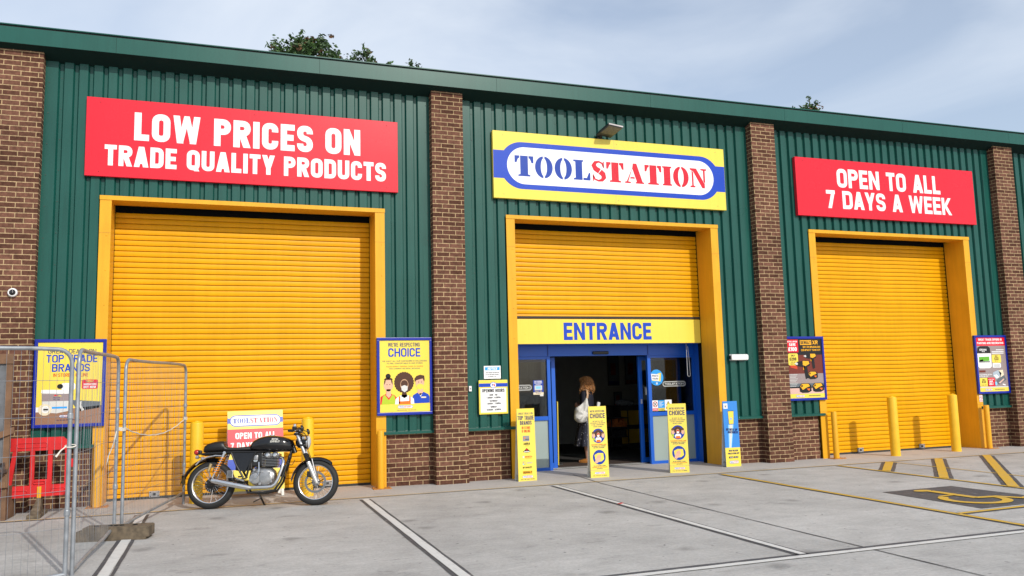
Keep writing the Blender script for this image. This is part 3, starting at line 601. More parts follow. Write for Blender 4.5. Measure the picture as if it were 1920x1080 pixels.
# returns, soffit and threshold round the screen
b = MB(); b.box(5.60, 5.63, .56, 1.06, 0, 2.30, BLU); b.box(1.51, 1.54, .56, 1.06, 0, 2.30, BLU); b.box(1.51, 5.63, .56, .90, 2.30, 2.34, BLU); b.box(5.575, 5.60, .575, .615, 2.15, 2.26, GREYP); b.build('screen_return', scr)
b = MB(); b.box(2.50, 4.55, 1.10, 1.27, 0, .012, mat('threshold_metal', (0.6,0.6,0.58), 0.35, 0.5)); b.build('threshold', scr)
b = MB(); pts = [(5.30+.0*i, .70, 2.30-.06*i) for i in range(11)]; b.tube(pts+[(5.30+.03-.03*math.cos(R(a)), .70, 1.69-.03*math.sin(R(a))) for a in range(10, 180, 20)]+[(5.36,.70,1.75),(5.35,.70,2.0),(5.33,.70,2.25)], .006, GREYP, 5); b.build('pull_cord', scr)
# the dim shop behind the doors
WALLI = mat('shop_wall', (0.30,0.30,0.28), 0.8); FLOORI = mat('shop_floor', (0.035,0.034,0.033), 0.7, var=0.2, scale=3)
b = MB(); b.box(.6, .7, 1.0, 7.1, 0, 2.9, WALLI); b.box(8.6, 8.7, 1.0, 7.1, 0, 2.9, WALLI); b.box(.6, 8.7, 7.0, 7.1, 0, 2.9, WALLI)
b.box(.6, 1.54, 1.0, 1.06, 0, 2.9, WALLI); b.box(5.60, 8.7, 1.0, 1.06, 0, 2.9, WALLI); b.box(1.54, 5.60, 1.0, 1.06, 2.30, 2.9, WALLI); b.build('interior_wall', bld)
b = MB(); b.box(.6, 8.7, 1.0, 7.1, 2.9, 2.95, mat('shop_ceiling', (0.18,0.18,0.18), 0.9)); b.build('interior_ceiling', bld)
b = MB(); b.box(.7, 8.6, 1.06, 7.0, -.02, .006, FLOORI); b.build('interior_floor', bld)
b = MB(); b.cbox(2.55, 4.50, 1.29, 2.05, .004, .016, mat('door_mat', (0.045,0.026,0.018), 0.95, var=0.2, scale=40), .003); tag(b.build('door_mat'), 'brown coir mat just inside the open shop doorway', 'mat')

# ================================================================== SIGNS ON THE WALL
REDP = mat('red_sign_panel', RED, 0.27, var=0.03, scale=1.0, spec=0.38, rvar=0.03, streak=0.03); YELP2 = mat('yellow_sign_panel', SIGNYEL, 0.28, var=0.03, scale=1.0, spec=0.38, rvar=0.03, streak=0.03)
FRBLUE = mat('blue_snap_frame', (0.004,0.018,0.30), 0.32, var=0.05, spec=0.4)
SEAM = mat('panel_seam', (0.25,0.02,0.03), 0.6); SEAMY = mat('panel_seam_grey', (0.35,0.33,0.2), 0.6)
def panel(name, label, x0, x1, z0, z1, d, m, seam, mseam, group=None):
    t = thing(name, label, 'sign', (x0, 0, z0), group=group); b = MB(); w, h = x1-x0, z1-z0
    b.cbox(0, w, -d, -.004, 0, h, m, .004); b.box(seam-x0-.002, seam-x0+.002, -d-.0006, -d+.001, .003, h-.003, mseam)
    for u in (.04, .5, .96):
        for v in (.06, .94): b.ball((w*u+(.05 if u == .5 else 0), -d, h*v), .008, mseam, 6, 4)
    b.build('panel', t)
    return t, Canvas(-d), w, h
# long red sign, left
t, c, w, h = panel('fascia_sign', 'long red sign with white words about low prices above the left shutter', -5.279, -.565, 4.825, 6.035, .06, REDP, -2.945, SEAM)
c.text('LOW PRICES ON', .66, .585, .437, 'white', .225, 3.425); c.text('TRADE QUALITY PRODUCTS', .262, .172, .318, 'white', .215, 4.25); c.build('lettering', t)
# red sign, right
t, c, w, h = panel('fascia_sign', 'red sign reading open to all above the right shutter', 7.545, 12.292, 4.815, 6.015, .08, REDP, 9.80, SEAM)
c.text('OPEN TO ALL', 1.02, .625, .395, 'white', .205, 2.76); c.text('7 DAYS A WEEK', .72, .18, .375, 'white', .205, 3.33); c.build('lettering', t)
# main shop sign
t, c, w, h = panel('shop_sign', 'yellow, white and blue stencil lettered shop sign over the entrance', 1.120, 5.862, 4.828, 6.036, .08, YELP2, 3.49, SEAMY)
c.rect(.004, .355, w-.004, .858, 'blue'); c.up(); c.rrect(.118, .178, w-.118, 1.030, .4255, 'blue', 18); c.up(); c.rrect(.258, .268, w-.258, .938, .3345, 'white', 18); c.up()
stencil_logo(c, .400, .412, .372, 3.93)
c.build('lettering', t)
# entrance sign panel under the raised shutter
t = thing('entrance_sign', 'yellow board reading ENTRANCE above the blue sliding doors', 'sign', (1.525, .50, 2.305)); b = MB(); b.cbox(0, 3.986, 0, .06, 0, .452, YELP2, .004); b.build('panel', t)
c = Canvas(0); c.text('ENTRANCE', 1.085, .067, .322, 'blue', .205, 1.82); c.build('lettering', t)

def frame_poster(label, x0, x1, z0, z1):
    t = thing('poster_frame', label, 'poster', (x0, 0, z0), group='blue framed posters beside the shutters'); b = MB(); w, h = x1-x0, z1-z0; f = .046
    b.cbox(0, w, -.066, -.02, 0, f, FRBLUE, .006); b.cbox(0, w, -.066, -.02, h-f, h, FRBLUE, .006); b.cbox(0, f, -.0655, -.02, f-.004, h-f+.004, FRBLUE, .006); b.cbox(w-f, w, -.0655, -.02, f-.004, h-f+.004, FRBLUE, .006)
    b.box(.01, w-.01, -.03, -.018, .01, h-.01, BLKPL); b.build('frame', t)
    return t, Canvas(-.05), w, h
# --- poster 1: top trade brands
t, c, w, h = frame_poster('blue framed yellow poster with a paint tub behind the wire fence', -5.838, -4.908, 1.140, 2.396)
def P(u, v): return (.046+(u-110)/700*(w-.092), .046+(1000-v)/872*(h-.092))      # poster pixel -> canvas
c.rect(.045, .045, w-.045, h-.045, 'yellow'); c.up()
c.rect(.046, .046, w-.046, .22, 'wood'); c.poly([(.046,.22),(w-.046,.30),(w-.046,.22)], 'wood'); c.rect(.046, .222, .16, .29, 'white'); c.poly([P(470,745),P(800,770),P(800,835),P(560,870)], 'slate'); c.up()
c.text('GREAT DEALS ON', w/2+.02, h-.205, .062, 'navy', .14, .62, 'c'); c.text('TOP TRADE', w/2+.02, h-.335, .112, 'blue', .17, .66, 'c'); c.text('BRANDS', w/2+.01, h-.467, .112, 'blue', .17, .49, 'c'); c.text('IN STORE & ONLINE', w/2+.01, h-.54, .05, 'brick', .15, .45, 'c')
c.rrect(w-.31, h-.72, w-.10, h-.585, .025, 'red'); c.up(); c.text('NEW!', w-.205, h-.625, .03, 'yellow', .2, .10, 'c'); c.text('CONTRACTORS', w-.205, h-.665, .026, 'white', .2, .17, 'c'); c.text('OUT NOW', w-.205, h-.708, .032, 'white', .22, .16, 'c')
c.ell(*P(360,600), .035, .035, 'black'); c.rrect(*P(370,640), *P(520,565), .03, 'white'); c.up(); c.ell(*P(352,600), .03, .034, 'black'); c.up()
c.poly([P(175,870),P(165,640),P(480,660),P(470,860),P(330,885)], 'pale'); c.up(); c.poly([P(170,755),P(168,675),P(478,680),P(478,755)], 'mauve'); c.poly([P(158,665),P(165,632),P(480,640),P(480,685)], 'white'); c.rect(*P(280,835), *P(440,815), 'cyan'); c.up()
c.poly([P(290,700),P(310,685),P(350,702)], 'red'); c.poly([P(310,702),P(360,695),P(385,705)], 'yellow'); c.text('Dulux'.upper(), *P(290,725), .018, 'navy', .2, .085); c.text('TRADE', *P(285,745), .014, 'navy', .2, .09)
c.ell(*P(205,845), .085, .082, 'cream'); c.up(); c.ell(*P(212,842), .05, .05, 'white'); c.up(); c.ell(*P(214,842), .035, .035, 'pale'); c.rect(*P(190,850), *P(240,835), 'logoblue'); c.up()
c.poly([P(560,770),P(600,760),P(590,800),P(625,855),P(600,870),P(575,820)], 'pale')
mini_logo(c, *P(430,918), .17, .036); c.text('CALL OR CLICK WWW.TOOLSTATION.COM', *P(335,962), .013, 'navy', .2, .30); c.build('print', t)
# --- poster 2: three people
t, c, w, h = frame_poster('blue framed yellow poster showing three drawn people by the middle pillar', -.940, -.018, 1.140, 2.398)
def P(u, v): return (.046+(u-76)/600*(w-.092), .046+(978-v)/864*(h-.092))
c.rect(.045, .045, w-.045, h-.045, 'yellow'); c.up()
c.text("WE'RE RESPECTING", w/2-.01, h-.150, .066, 'navy', .15, .53, 'c'); c.text('CHOICE', w/2-.005, h-.315, .142, 'blue', .175, .535, 'c')
c.text('WE WANT ALL OUR CUSTOMERS & COLLEAGUES', w/2, h-.395, .022, 'navy', .17, .74, 'c'); c.text('TO FEEL COMFORTABLE IN OUR STORES', w/2, h-.432, .022, 'navy', .17, .60, 'c')
c.text('PLEASE RESPECT PERSONAL CHOICE ON WEARING', w/2, h-.482, .019, 'brick', .16, .61, 'c'); c.text('FACE COVERINGS AND SOCIAL DISTANCING.', w/2, h-.516, .019, 'navy', .16, .52, 'c')
# left person
c.poly([P(80,880),P(85,790),P(130,765),P(150,755),P(150,700),P(205,700),P(208,755),P(250,775),P(275,800),P(280,880)], 'red'); c.up(); c.poly([P(95,885),P(110,790),P(135,765),P(182,830),P(225,765),P(255,790),P(262,885)], 'lime'); c.up()
c.poly([P(152,775),P(155,700),P(205,700),P(210,775),P(182,805)], 'skin'); c.ell(*P(178,648), .078, .105, 'skin'); c.up(); c.ell(*P(178,590), .072, .04, 'brown', a0=0, a1=180); c.ell(*P(176,545), .042, .042, 'black'); c.poly([P(128,650),P(128,600),P(150,575),P(142,620)], 'brown'); c.poly([P(228,650),P(228,600),P(205,575),P(214,620)], 'brown')
for u in (162, 195): c.ell(*P(u,645), .008, .007, 'black')
c.line([P(165,700),P(190,700)], .005, 'brick'); c.up()
# middle person
pts = [(P(365,622)[0]+(.158+.010*(k % 2))*math.cos(R(k*7.5)), P(365,622)[1]+(.165+.010*(k % 2))*math.sin(R(k*7.5))) for k in range(48)]; c.poly(pts, 'brown'); c.up()
c.poly([P(255,885),P(262,820),P(305,785),P(345,770),P(385,770),P(430,785),P(480,820),P(486,885)], 'white'); c.poly([P(330,790),P(345,740),P(390,740),P(405,790),P(368,812)], 'brown'); c.up(); c.ell(*P(368,650), .068, .09, 'tan'); c.up(); c.ell(*P(368,640), .058, .06, 'brown'); c.up(); c.poly([P(330,670),P(368,655),P(408,670),P(405,715),P(370,742),P(335,715)], 'pale'); c.up()
c.poly([P(305,885),P(318,855),P(318,790),P(300,785),P(300,885)], 'orange'); c.poly([P(300,885),P(300,850),P(440,845),P(445,885)], 'orange'); c.poly([P(425,850),P(425,785),P(440,785),P(443,850)], 'orange'); c.up()
# right person
c.k -= 6; c.poly([P(455,878),P(470,780),P(530,745),P(600,742),P(655,770),P(672,800),P(672,875)], 'blue'); c.up(); c.poly([P(525,750),P(530,690),P(590,690),P(595,745),P(562,785)], 'skin'); c.poly([P(545,760),P(562,800),P(585,757)], 'white'); c.ell(*P(556,630), .072, .10, 'skin'); c.up(); c.poly([P(495,625),P(490,580),P(515,548),P(560,533),P(610,545),P(615,590),P(608,620),P(590,580),P(550,590),P(512,600)], 'brown'); c.poly([P(515,655),P(556,640),P(600,655),P(592,700),P(556,715),P(522,700)], 'yellow')
for u in (540, 575): c.ell(*P(u,622), .008, .007, 'black')
c.rect(*P(570,815), *P(630,798), 'cream'); c.up()
c.rect(*P(78,975), *P(682,882), 'yellow'); c.up(); mini_logo(c, *P(378,915), .25, .05); c.text('TOOLSTATION.COM  CALL OR CLICK', *P(275,960), .014, 'navy', .2, .32); c.build('print', t)
# --- poster 3: power tools
t, c, w, h = frame_poster('dark blue framed poster of yellow and black power drills beside the right shutter', 7.035, 7.966, 1.140, 2.385)
X0, X1 = .046, w-.046
def P(u, v): return (.11+(u-150)/530*(w-.155), .046+(985-v)/875*(h-.092))
c.rect(.045, .045, X1, h-.045, 'dkred'); c.up(); c.rect(.046, .046, X1, .52, 'mauve'); c.rect(.046, h-.36, X1, h-.046, 'black'); c.up(); c.rect(.046, .13, X1, .26, 'pink'); c.rect(.046, .24, X1, .33, 'slate'); c.poly([P(150,530),P(150,490),P(260,500),P(260,560)], 'brick'); c.up(); c.rect(.046, .046, X1, .128, 'yellow'); c.up()
c.rect(.046, h-.31, .32, h-.06, 'red'); c.rrect(.07, h-.56, .30, h-.33, .03, 'yellow'); c.up()
c.text('INTRO OFFER', .185, h-.115, .03, 'white', .2, .24, 'c'); c.text('SAVE', .185, h-.185, .055, 'white', .24, .15, 'c'); c.text('£100', .185, h-.285, .078, 'white', .25, .20, 'c')
c.text('ONLY', .185, h-.39, .036, 'black', .2, .10, 'c'); c.text('£299', .18, h-.47, .062, 'black', .23, .16, 'c'); c.text('INC VAT', .185, h-.51, .022, 'black', .2, .10, 'c'); c.text('CODE 80241', .185, h-.545, .02, 'black', .2, .14, 'c')
c.rect(.37, h-.165, .64, h-.075, 'amber'); c.up(); c.text('DEWALT', .385, h-.15, .06, 'black', .22, .24); c.text('XR', .665, h-.155, .075, 'amber', .22, .13); c.text('18V XR BRUSHLESS', w-.085, h-.225, .036, 'amber', .2, .42, 'r'); c.text('COMPACT TWIN KIT', w-.085, h-.285, .036, 'amber', .2, .46, 'r')
for i in range(9): c.rect(.075, .50-i*.028, .075+.19*(1-.25*((i*7) % 3)/2), .508-i*.028, 'pale')
def drill(ox, oy, k):
    q = lambda *p: [(ox+a*k, oy+b_*k) for a, b_ in p]
    c.poly(q((-.16,.02),(-.12,.055),(-.05,.06),(.02,.075),(.10,.07),(.13,.04),(.12,-.01),(.06,-.03),(-.05,-.025),(-.13,-.01)), 'black'); c.up(); c.poly(q((-.01,.065),(.10,.062),(.115,.02),(.04,-.015),(-.01,0)), 'amber'); c.poly(q((-.17,.025),(-.12,.045),(-.10,.02),(-.12,.0)), 'pale')
    c.poly(q((.0,-.02),(.07,-.02),(.085,-.20),(.03,-.22)), 'black'); c.poly(q((.0,-.02),(.03,-.02),(.02,-.08),(-.01,-.07)), 'amber'); c.k -= 1
def pack(ox, oy, k):
    q = lambda *p: [(ox+a*k, oy+b_*k) for a, b_ in p]
    c.poly(q((-.11,-.07),(-.12,.02),(-.07,.07),(.08,.07),(.13,.03),(.13,-.06),(.06,-.09),(-.06,-.09)), 'black'); c.up(); c.poly(q((-.10,.02),(-.06,.06),(.07,.06),(.10,.02),(.02,-.005),(-.05,-.04)), 'amber'); c.poly(q((.03,-.02),(.10,-.02),(.08,-.06)), 'orange'); c.poly(q((-.085,.03),(-.05,.05),(-.045,.02),(-.075,.0)), 'black', 1); c.k -= 1
drill(*P(490,385), 1.05); c.up(); drill(*P(360,500), 1.25); c.up(2); pack(*P(500,645), .95); pack(*P(365,830), 1.15); pack(*P(575,825), 1.1); c.up(3)
mini_logo(c, .30, .087, .20, .042); c.text('WWW.TOOLSTATION.COM', .50, .079, .018, 'navy', .2, .28); c.build('print', t)
# --- poster 4: paint offers
t, c, w, h = frame_poster('grey and red poster of decorating offers at the far right end', 11.945, 12.871, 1.140, 2.392)
def P(u, v): return (.046+(u-128-(v-135)*.075)/408*(w-.092), .046+(925-v)/790*(h-.092))
c.rect(.045, .045, w-.045, h-.045, 'mauve'); c.up(); c.rect(.046, h-.225, w-.046, h-.046, 'red'); c.rect(.046, .046, w-.046, .128, 'yellow'); c.rect(.046, .13, w-.046, .15, 'pale'); c.up()
c.text('GREAT TRADE OFFERS IN', w/2, h-.115, .045, 'white', .22, .68, 'c'); c.text('PAINTING AND DECORATING', w/2, h-.19, .045, 'white', .22, .76, 'c')
c.poly([P(150,365),P(155,285),P(190,262),P(300,262),P(330,290),P(340,365)], 'black'); c.poly([P(155,370),P(345,370),P(355,560),P(330,585),P(190,585),P(168,560)], 'white'); c.up(); c.text('CROWN', *P(185,330), .042, 'white', .2, .20); c.text('TRADE', *P(215,350), .02, 'white', .2, .09); c.poly([P(175,420),P(320,415),P(325,480),P(180,485)], 'green'); c.rect(*P(178,500), *P(330,486), 'black'); c.poly([P(175,470),P(230,455),P(240,483),P(180,485)], 'lime'); c.up()
c.rrect(*P(362,508), *P(482,388), .03, 'yellow'); c.rrect(*P(370,580), *P(482,515), .02, 'white'); c.up(); c.text('ONLY', *P(400,420), .03, 'black', .2, .09); c.text('£32', *P(395,468), .06, 'black', .22, .12); c.text('INC VAT', *P(400,490), .018, 'black', .2, .09)
for i, v in enumerate((535, 550, 565)): c.rect(*P(385,v+5), *P(470,v-2), 'grey')
for i, v in enumerate((318, 345, 368)): c.rect(*P(355+(i == 0)*60,v+6), *P(525,v-5), 'white')
c.rect(*P(180,645), *P(265,615), 'dkred'); c.text('MASTERPRO BRUSH', *P(180,688), .026, 'white', .2, .36); c.text('& ROLLER SET', *P(180,712), .026, 'white', .2, .26)
c.poly([P(370,650),P(440,615),P(490,660),P(480,700),P(420,750),P(370,700)], 'steel'); c.poly([P(450,620),P(510,612),P(525,690),P(480,720)], 'cream'); c.poly([P(420,760),P(530,690),P(560,760),P(460,830),P(430,810)], 'slate'); c.up(); c.poly([P(380,690),P(420,680),P(460,720),P(420,735)], 'white'); c.poly([P(450,800),P(520,740),P(530,755),P(470,815)], 'pink'); c.poly([P(510,815),P(550,830),P(545,845),P(505,830)], 'white'); c.up()
c.rrect(*P(190,850), *P(298,725), .02, 'yellow'); c.rect(*P(298,850), *P(395,725), 'red'); c.ell(*P(412,812), .035, .04, 'sky'); c.up(); c.text('ONLY', *P(220,760), .028, 'black', .2, .08); c.text('£33', *P(215,800), .055, 'black', .22, .11); c.text('CODE 45112', *P(205,835), .016, 'black', .2, .17); c.text('INTRO OFFER', *P(305,755), .018, 'white', .2, .16); c.text('SAVE', *P(318,790), .036, 'white', .24, .10); c.text('20%', *P(318,830), .05, 'white', .24, .13)
mini_logo(c, .30, .087, .20, .042); c.text('WWW.TOOLSTATION.COM', .48, .079, .018, 'navy', .2, .28); c.build('print', t)

# small notices by the entrance
def plate(name, label, x0, x1, z0, z1, y, m, cat='sign', d=.012):
    t = thing(name, label, cat, (x0, y, z0)); b = MB(); b.cbox(0, x1-x0, -d, 0, 0, z1-z0, m, .002); b.build('plate', t); return t, Canvas(-d), x1-x0, z1-z0
WHT = mat('white_enamel', (0.78,0.78,0.78), 0.4)
t, c, w, h = plate('opening_hours_sign', 'yellow and white opening hours sign left of the shop entrance', .792, 1.306, 1.100, 1.672, -.006, YELP2, d=.02)
c.rect(.002, h-.115, w-.002, h-.055, 'blue'); c.rect(.028, .03, w-.028, h-.135, 'white'); c.up(); c.ell(w/2, h-.085, .058, .052, 'blue'); c.up(); c.ell(w/2, h-.085, .05, .044, 'white'); c.up(); c.text('T', w/2-.03, h-.107, .045, 'logoblue', .25, .028); c.text('S', w/2+.002, h-.107, .045, 'logored', .25, .03)
c.text('OPENING HOURS', w/2, h-.205, .056, 'black', .19, .40, 'c')
for s_, z_, f_, hh in (('MON - FRI', .315, .14, .03), ('7.00AM - 8.00PM', .270, .25, .03), ('SATURDAY', .215, .14, .03), ('7.00AM - 7.00PM', .170, .25, .03), ('SUNDAY', .115, .11, .03), ('9.00AM - 4.00PM', .068, .25, .03)): c.text(s_, w/2, z_-.008, hh, 'black', .2, f_, 'c')
c.build('print', t)
t, c, w, h = plate('notice_sign', 'small white notice with a blue heading above the opening hours sign', .890, 1.192, 1.694, 1.912, -.006, WHT)
c.rect(.02, h-.075, w-.02, h-.022, 'cyan'); c.up(); c.text('NOTICE', w/2, h-.068, .04, 'white', .24, .17, 'c', slant=.2)
for s_, z_, f_ in (('THESE PREMISES ARE PROTECTED', .095, .24), ('BY CCTV AND REMOTE SECURITY', .062, .24), ('24 HOURS A DAY', .03, .15)): c.text(s_, w/2, z_, .015, 'black', .2, f_, 'c')
c.build('print', t)
t = thing('call_button', 'small white button box on the green cladding beside the middle pillar', 'button', (.638, -.002, 1.535)); b = MB(); b.cbox(-.024,.024,-.04,0,-.045,.045, WHT, .006); b.build('box', t); b = MB(); b.box(-.006,.006,-.044,-.04,-.012,.012, BLKPL); b.build('button', t)
t, c, w, h = plate('no_smoking_sign', 'small white no smoking sign low on the far right yellow jamb', 11.985, 12.078, .975, 1.115, -.018, WHT, d=.006)
for q in stroke([(w/2+.036*math.cos(R(a)), .085+.036*math.sin(R(a))) for a in range(0,360,20)], .008, True): c.poly(q, 'red')
c.up(); c.line([(w/2-.026,.111),(w/2+.026,.059)], .007, 'red'); c.rect(w/2-.022, .081, w/2+.022, .089, 'black'); c.rect(.008, .01, w-.008, .035, 'red'); c.up(); c.text('NO SMOKING', w/2, .016, .012, 'white', .2, .065, 'c'); c.build('print', t)
# stickers on the screen glass
def sticker(label, x0, z0, y=.9605): t = thing('window_sticker', label, 'sticker', (x0, y, z0)); return t, Canvas(0)
t, c = sticker('round blue sticker with a yellow tag on the right hand glass', 4.758, 1.655); c.ell(0, 0, .150, .156, 'cyan'); c.up(); c.poly([(-.115,.015),(-.10,-.06),(.085,-.075),(.105,.085),(.07,.09)], 'yellow'); c.up(); c.poly([(-.12,.075),(-.11,-.045),(.045,-.065),(.07,.06)], 'white'); c.up(); c.text("WHAT'S", -.10, .02, .032, 'navy', .2, .14, rot=-3); c.text('YOURS', -.095, -.035, .032, 'navy', .2, .13, rot=-3); c.text('SAFE', -.085, -.115, .018, 'navy', .2, .06); c.ell(.0, -.115, .02, .022, 'pale'); c.text('STAY', .03, -.115, .018, 'navy', .2, .06); c.build('print', t)
t, c = sticker('white prohibition notice with a red ring on the door glass', 4.637, 1.007); c.rect(0, 0, .128, .205, 'white'); c.up(); c.rect(.006, .006, .122, .052, 'red')
for q in stroke([(.064+.046*math.cos(R(a)), .13+.05*math.sin(R(a))) for a in range(0,360,18)], .014, True): c.poly(q, 'brick')
c.up(); c.line([(.034,.165),(.094,.095)], .012, 'black'); c.up(); c.line([(.034,.095),(.094,.165)], .012, 'black'); c.text('NO ENTRY', .064, .022, .018, 'white', .2, .09, 'c'); c.build('print', t)
t, c = sticker('blue and yellow notice between two white ones on the glass', 4.770, 1.012); c.rect(0, 0, .140, .20, 'cyan'); c.up(); c.rect(0, 0, .140, .05, 'yellow'); 
for i in range(6): c.rect(.02, .17-i*.018, .12-(i % 3)*.02, .176-i*.018, 'white' if i else 'yellow')
c.up(); c.text('10 ITEMS', .07, .014, .022, 'navy', .2, .10, 'c'); c.build('print', t)
t, c = sticker('white warning notice with a yellow triangle on the glass', 4.915, 1.010); c.rect(0, 0, .155, .208, 'white'); c.up(); c.poly([(.03,.10),(.125,.10),(.0775,.185)], 'black'); c.up(); c.poly([(.046,.109),(.109,.109),(.0775,.166)], 'yellow'); c.rect(.02, .02, .135, .08, 'yellow'); c.up(); c.rect(.074, .125, .081, .148, 'black'); c.text('AUTO DOOR', .0775, .04, .018, 'black', .2, .1, 'c'); c.build('print', t)
t, c = sticker('blue and white vertical notice on the left hand glass', 2.160, 1.390); c.rect(0, .045, .205, .265, 'logoblue'); c.rect(.0, 0, .205, .043, 'cream'); c.up(); c.text('FACE COVERINGS', .1, .235, .02, 'white', .2, .15, 'c'); c.text('ARE A PERSONAL', .1, .208, .018, 'white', .2, .16, 'c'); c.text('CHOICE', .1, .183, .018, 'white', .2, .1, 'c'); c.rect(.028, .085, .177, .17, 'pale'); c.text('THANK YOU', .1, .055, .018, 'yellow', .2, .14, 'c'); c.rect(.13, -.03, .20, .0, 'pale'); c.up(); c.rect(.05, .105, .155, .155, 'sky'); c.text('PULL', .05, .015, .02, 'navy', .2, .1); c.build('print', t)

# ------------------------------------------------------------------ lights and cameras on the wall
t = thing('bulkhead_light', 'white oblong emergency light on green cladding right of the entrance', 'wall light', (5.987, 0, 1.996)); b = MB(); b.cbox(-.197,.197,-.022,0,-.062,.062, mat('light_base', (0.3,0.31,0.32), 0.5), .01); b.build('base', t); b = MB(); b.cbox(-.19,.19,-.085,-.02,-.055,.055, mat('opal_diffuser', (0.80,0.81,0.80), 0.3), .028); b.build('diffuser', t, True); b = MB(); b.box(-.200,-.188,-.06,-.005,-.03,.03, BLKPL); b.build('clip', t)
t = thing('floodlight', 'grey floodlight on a short arm above the shop sign', 'floodlight', (3.22, -.06, 6.075)); FL = mat('floodlight_case', (0.05,0.055,0.055), 0.4, 0.4)
b = MB(); b.cbox(-.05,.05,.0,.06,-.08,.08, BLKPL, .005); b.tube([(0,.02,0),(0,-.05,.03)], .03, BLKPL, 8); b.build('bracket', t)
h_ = MB(); h_.cbox(-.16,.20,-.42,.02,-.025,.025, FL, .014)
for i in range(5): h_.box(-.14+i*.075,-.135+i*.075,-.30,-.03,.025,.045, FL)
hd = h_.build('lamp_head', t); hd.rotation_euler = (R(-13), R(3), R(10)); hd.location = (0.05,-.04,.035); hd.scale = (.88,.88,.88)
f_ = MB(); f_.cbox(-.14,.18,-.40,-.10,-.031,-.024, mat('floodlight_glass', (0.17,0.155,0.09), 0.45, var=0.35, scale=25, spec=0.2), .004); f_.build('lens', hd); f_ = MB(); f_.box(-.16,.20,-.428,-.418,-.012,.018, mat('floodlight_edge', (0.55,0.5,0.48), 0.3, 0.3)); f_.build('trim', hd)
t = thing('security_camera', 'white ring dome camera on the left brick pillar', 'security camera', (-6.112, -.17, 3.047)); M_ = Matrix.Rotation(R(90), 4, 'X')
b = MB(); b.lathe([(0,0),(.060,0),(.064,.02),(.060,.05),(.047,.060),(.040,.058)], WHT, 24, M_); b.build('housing', t, True); b = MB(); b.ball((0,-.045,0), .044, mat('camera_dome', (0.01,0.01,0.012), 0.06, coat=0.5), 20, 12); b.build('dome', t, True)

# ================================================================== BOLLARDS AND GUARD POSTS
BOL = mat('yellow_bollard', (0.80,0.46,0.012), 0.42, var=0.06, scale=5, spec=0.5, bump=0.03, bscale=12)
def bollard(label, x, y, h=1.165, r=.092):
    t = thing('bollard', label, 'bollard', (x, y, 0), group='thick yellow bollards in front of the shutters'); b = MB()
    b.lathe([(r+.004,0),(r+.004,.01),(r,.014),(r,h-.035),(r*.96,h-.018),(r*.72,h-.004),(r*.40,h)], BOL, 32); b.build('post', t, True)
    b = MB(); b.lathe([(r*.44,h-.004),(r*.42,h+.008),(0,h+.012)], BOL, 16); b.build('cap', t, True)
bollard('thick yellow bollard directly behind the rear wheel of the motorcycle', -3.645, -.385); bollard('thick yellow bollard behind the handlebars of the motorcycle', -2.070, -.43)
bollard('thick yellow bollard before the right shutter, nearer the entrance of the pair', 9.31, -.33); bollard('thick yellow bollard nearest the far end of the right shutter', 10.98, -.25)
RUST = mat('rusty_yellow_plate', (0.42,0.17,0.03), 0.7, var=0.3, scale=18)
def guard(label, x, y):
    t = thing('guard_post', label, 'guard post', (x, y, 0), group='thin yellow guard posts at the shutter jambs'); b = MB()
    b.lathe([(.055,.008),(.055,.90),(.052,.907),(0,.908)], YEL_T, 20); b.build('post', t, True)
    p = MB(); p.cbox(-.13,.16,-.10,.10,0,.010, RUST, .003)
    for dx in (-.105,.135):
        for dy in (-.075,.075): p.lathe([(.012,.01),(.012,.022),(0,.022)], RUST, 6, Matrix.Translation((dx,dy,0)))
    p.build('base_plate', t)
guard('thin yellow guard post at the left jamb behind the wire fence', -4.972, -.15); guard('thin yellow guard post on the jamb between the motorcycle and the middle pillar', -.905, -.155)
guard('thin yellow guard post at the left jamb of the right shutter', 8.02, -.15); guard('thin yellow guard post at the far right jamb', 12.01, -.15)

# ================================================================== PAVEMENT BOARDS AT THE ENTRANCE
YB = mat('yellow_corrugated_board', SIGNYEL, 0.5, var=0.03, scale=2); WB = mat('white_board_edge', (0.7,0.7,0.66), 0.6)
def stand_board(label, x, y, rz, w=.335, h=1.185, body=YB, group='tall thin boards beside the entrance', lean=1.5):
    t = thing('pavement_board', label, 'advertising board', (x, y, 0), group=group, rot=(R(-lean), 0, rz)); b = MB()
    b.prism([(-w/2,0),(w/2,0),(w/2-.006,h),(-w/2+.006,h)], 0, .010, body); b.build('front_panel', t)
    b = MB(); b.add([(-w/2+.01,.012,h-.004),(w/2-.01,.012,h-.004),(w/2-.01,.17,.004),(-w/2+.01,.17,.004),(-w/2+.01,.018,h-.004),(w/2-.01,.018,h-.004),(w/2-.01,.176,.004),(-w/2+.01,.176,.004)], [(0,1,2,3),(4,7,6,5),(0,3,7,4),(1,5,6,2),(0,4,5,1),(3,2,6,7)], WB); b.build('back_panel', t)
    b = MB(); b.box(-w/2+.03, w/2-.03, .012, .16, .10, .106, WB); b.build('brace', t)
    return t, Canvas(0)
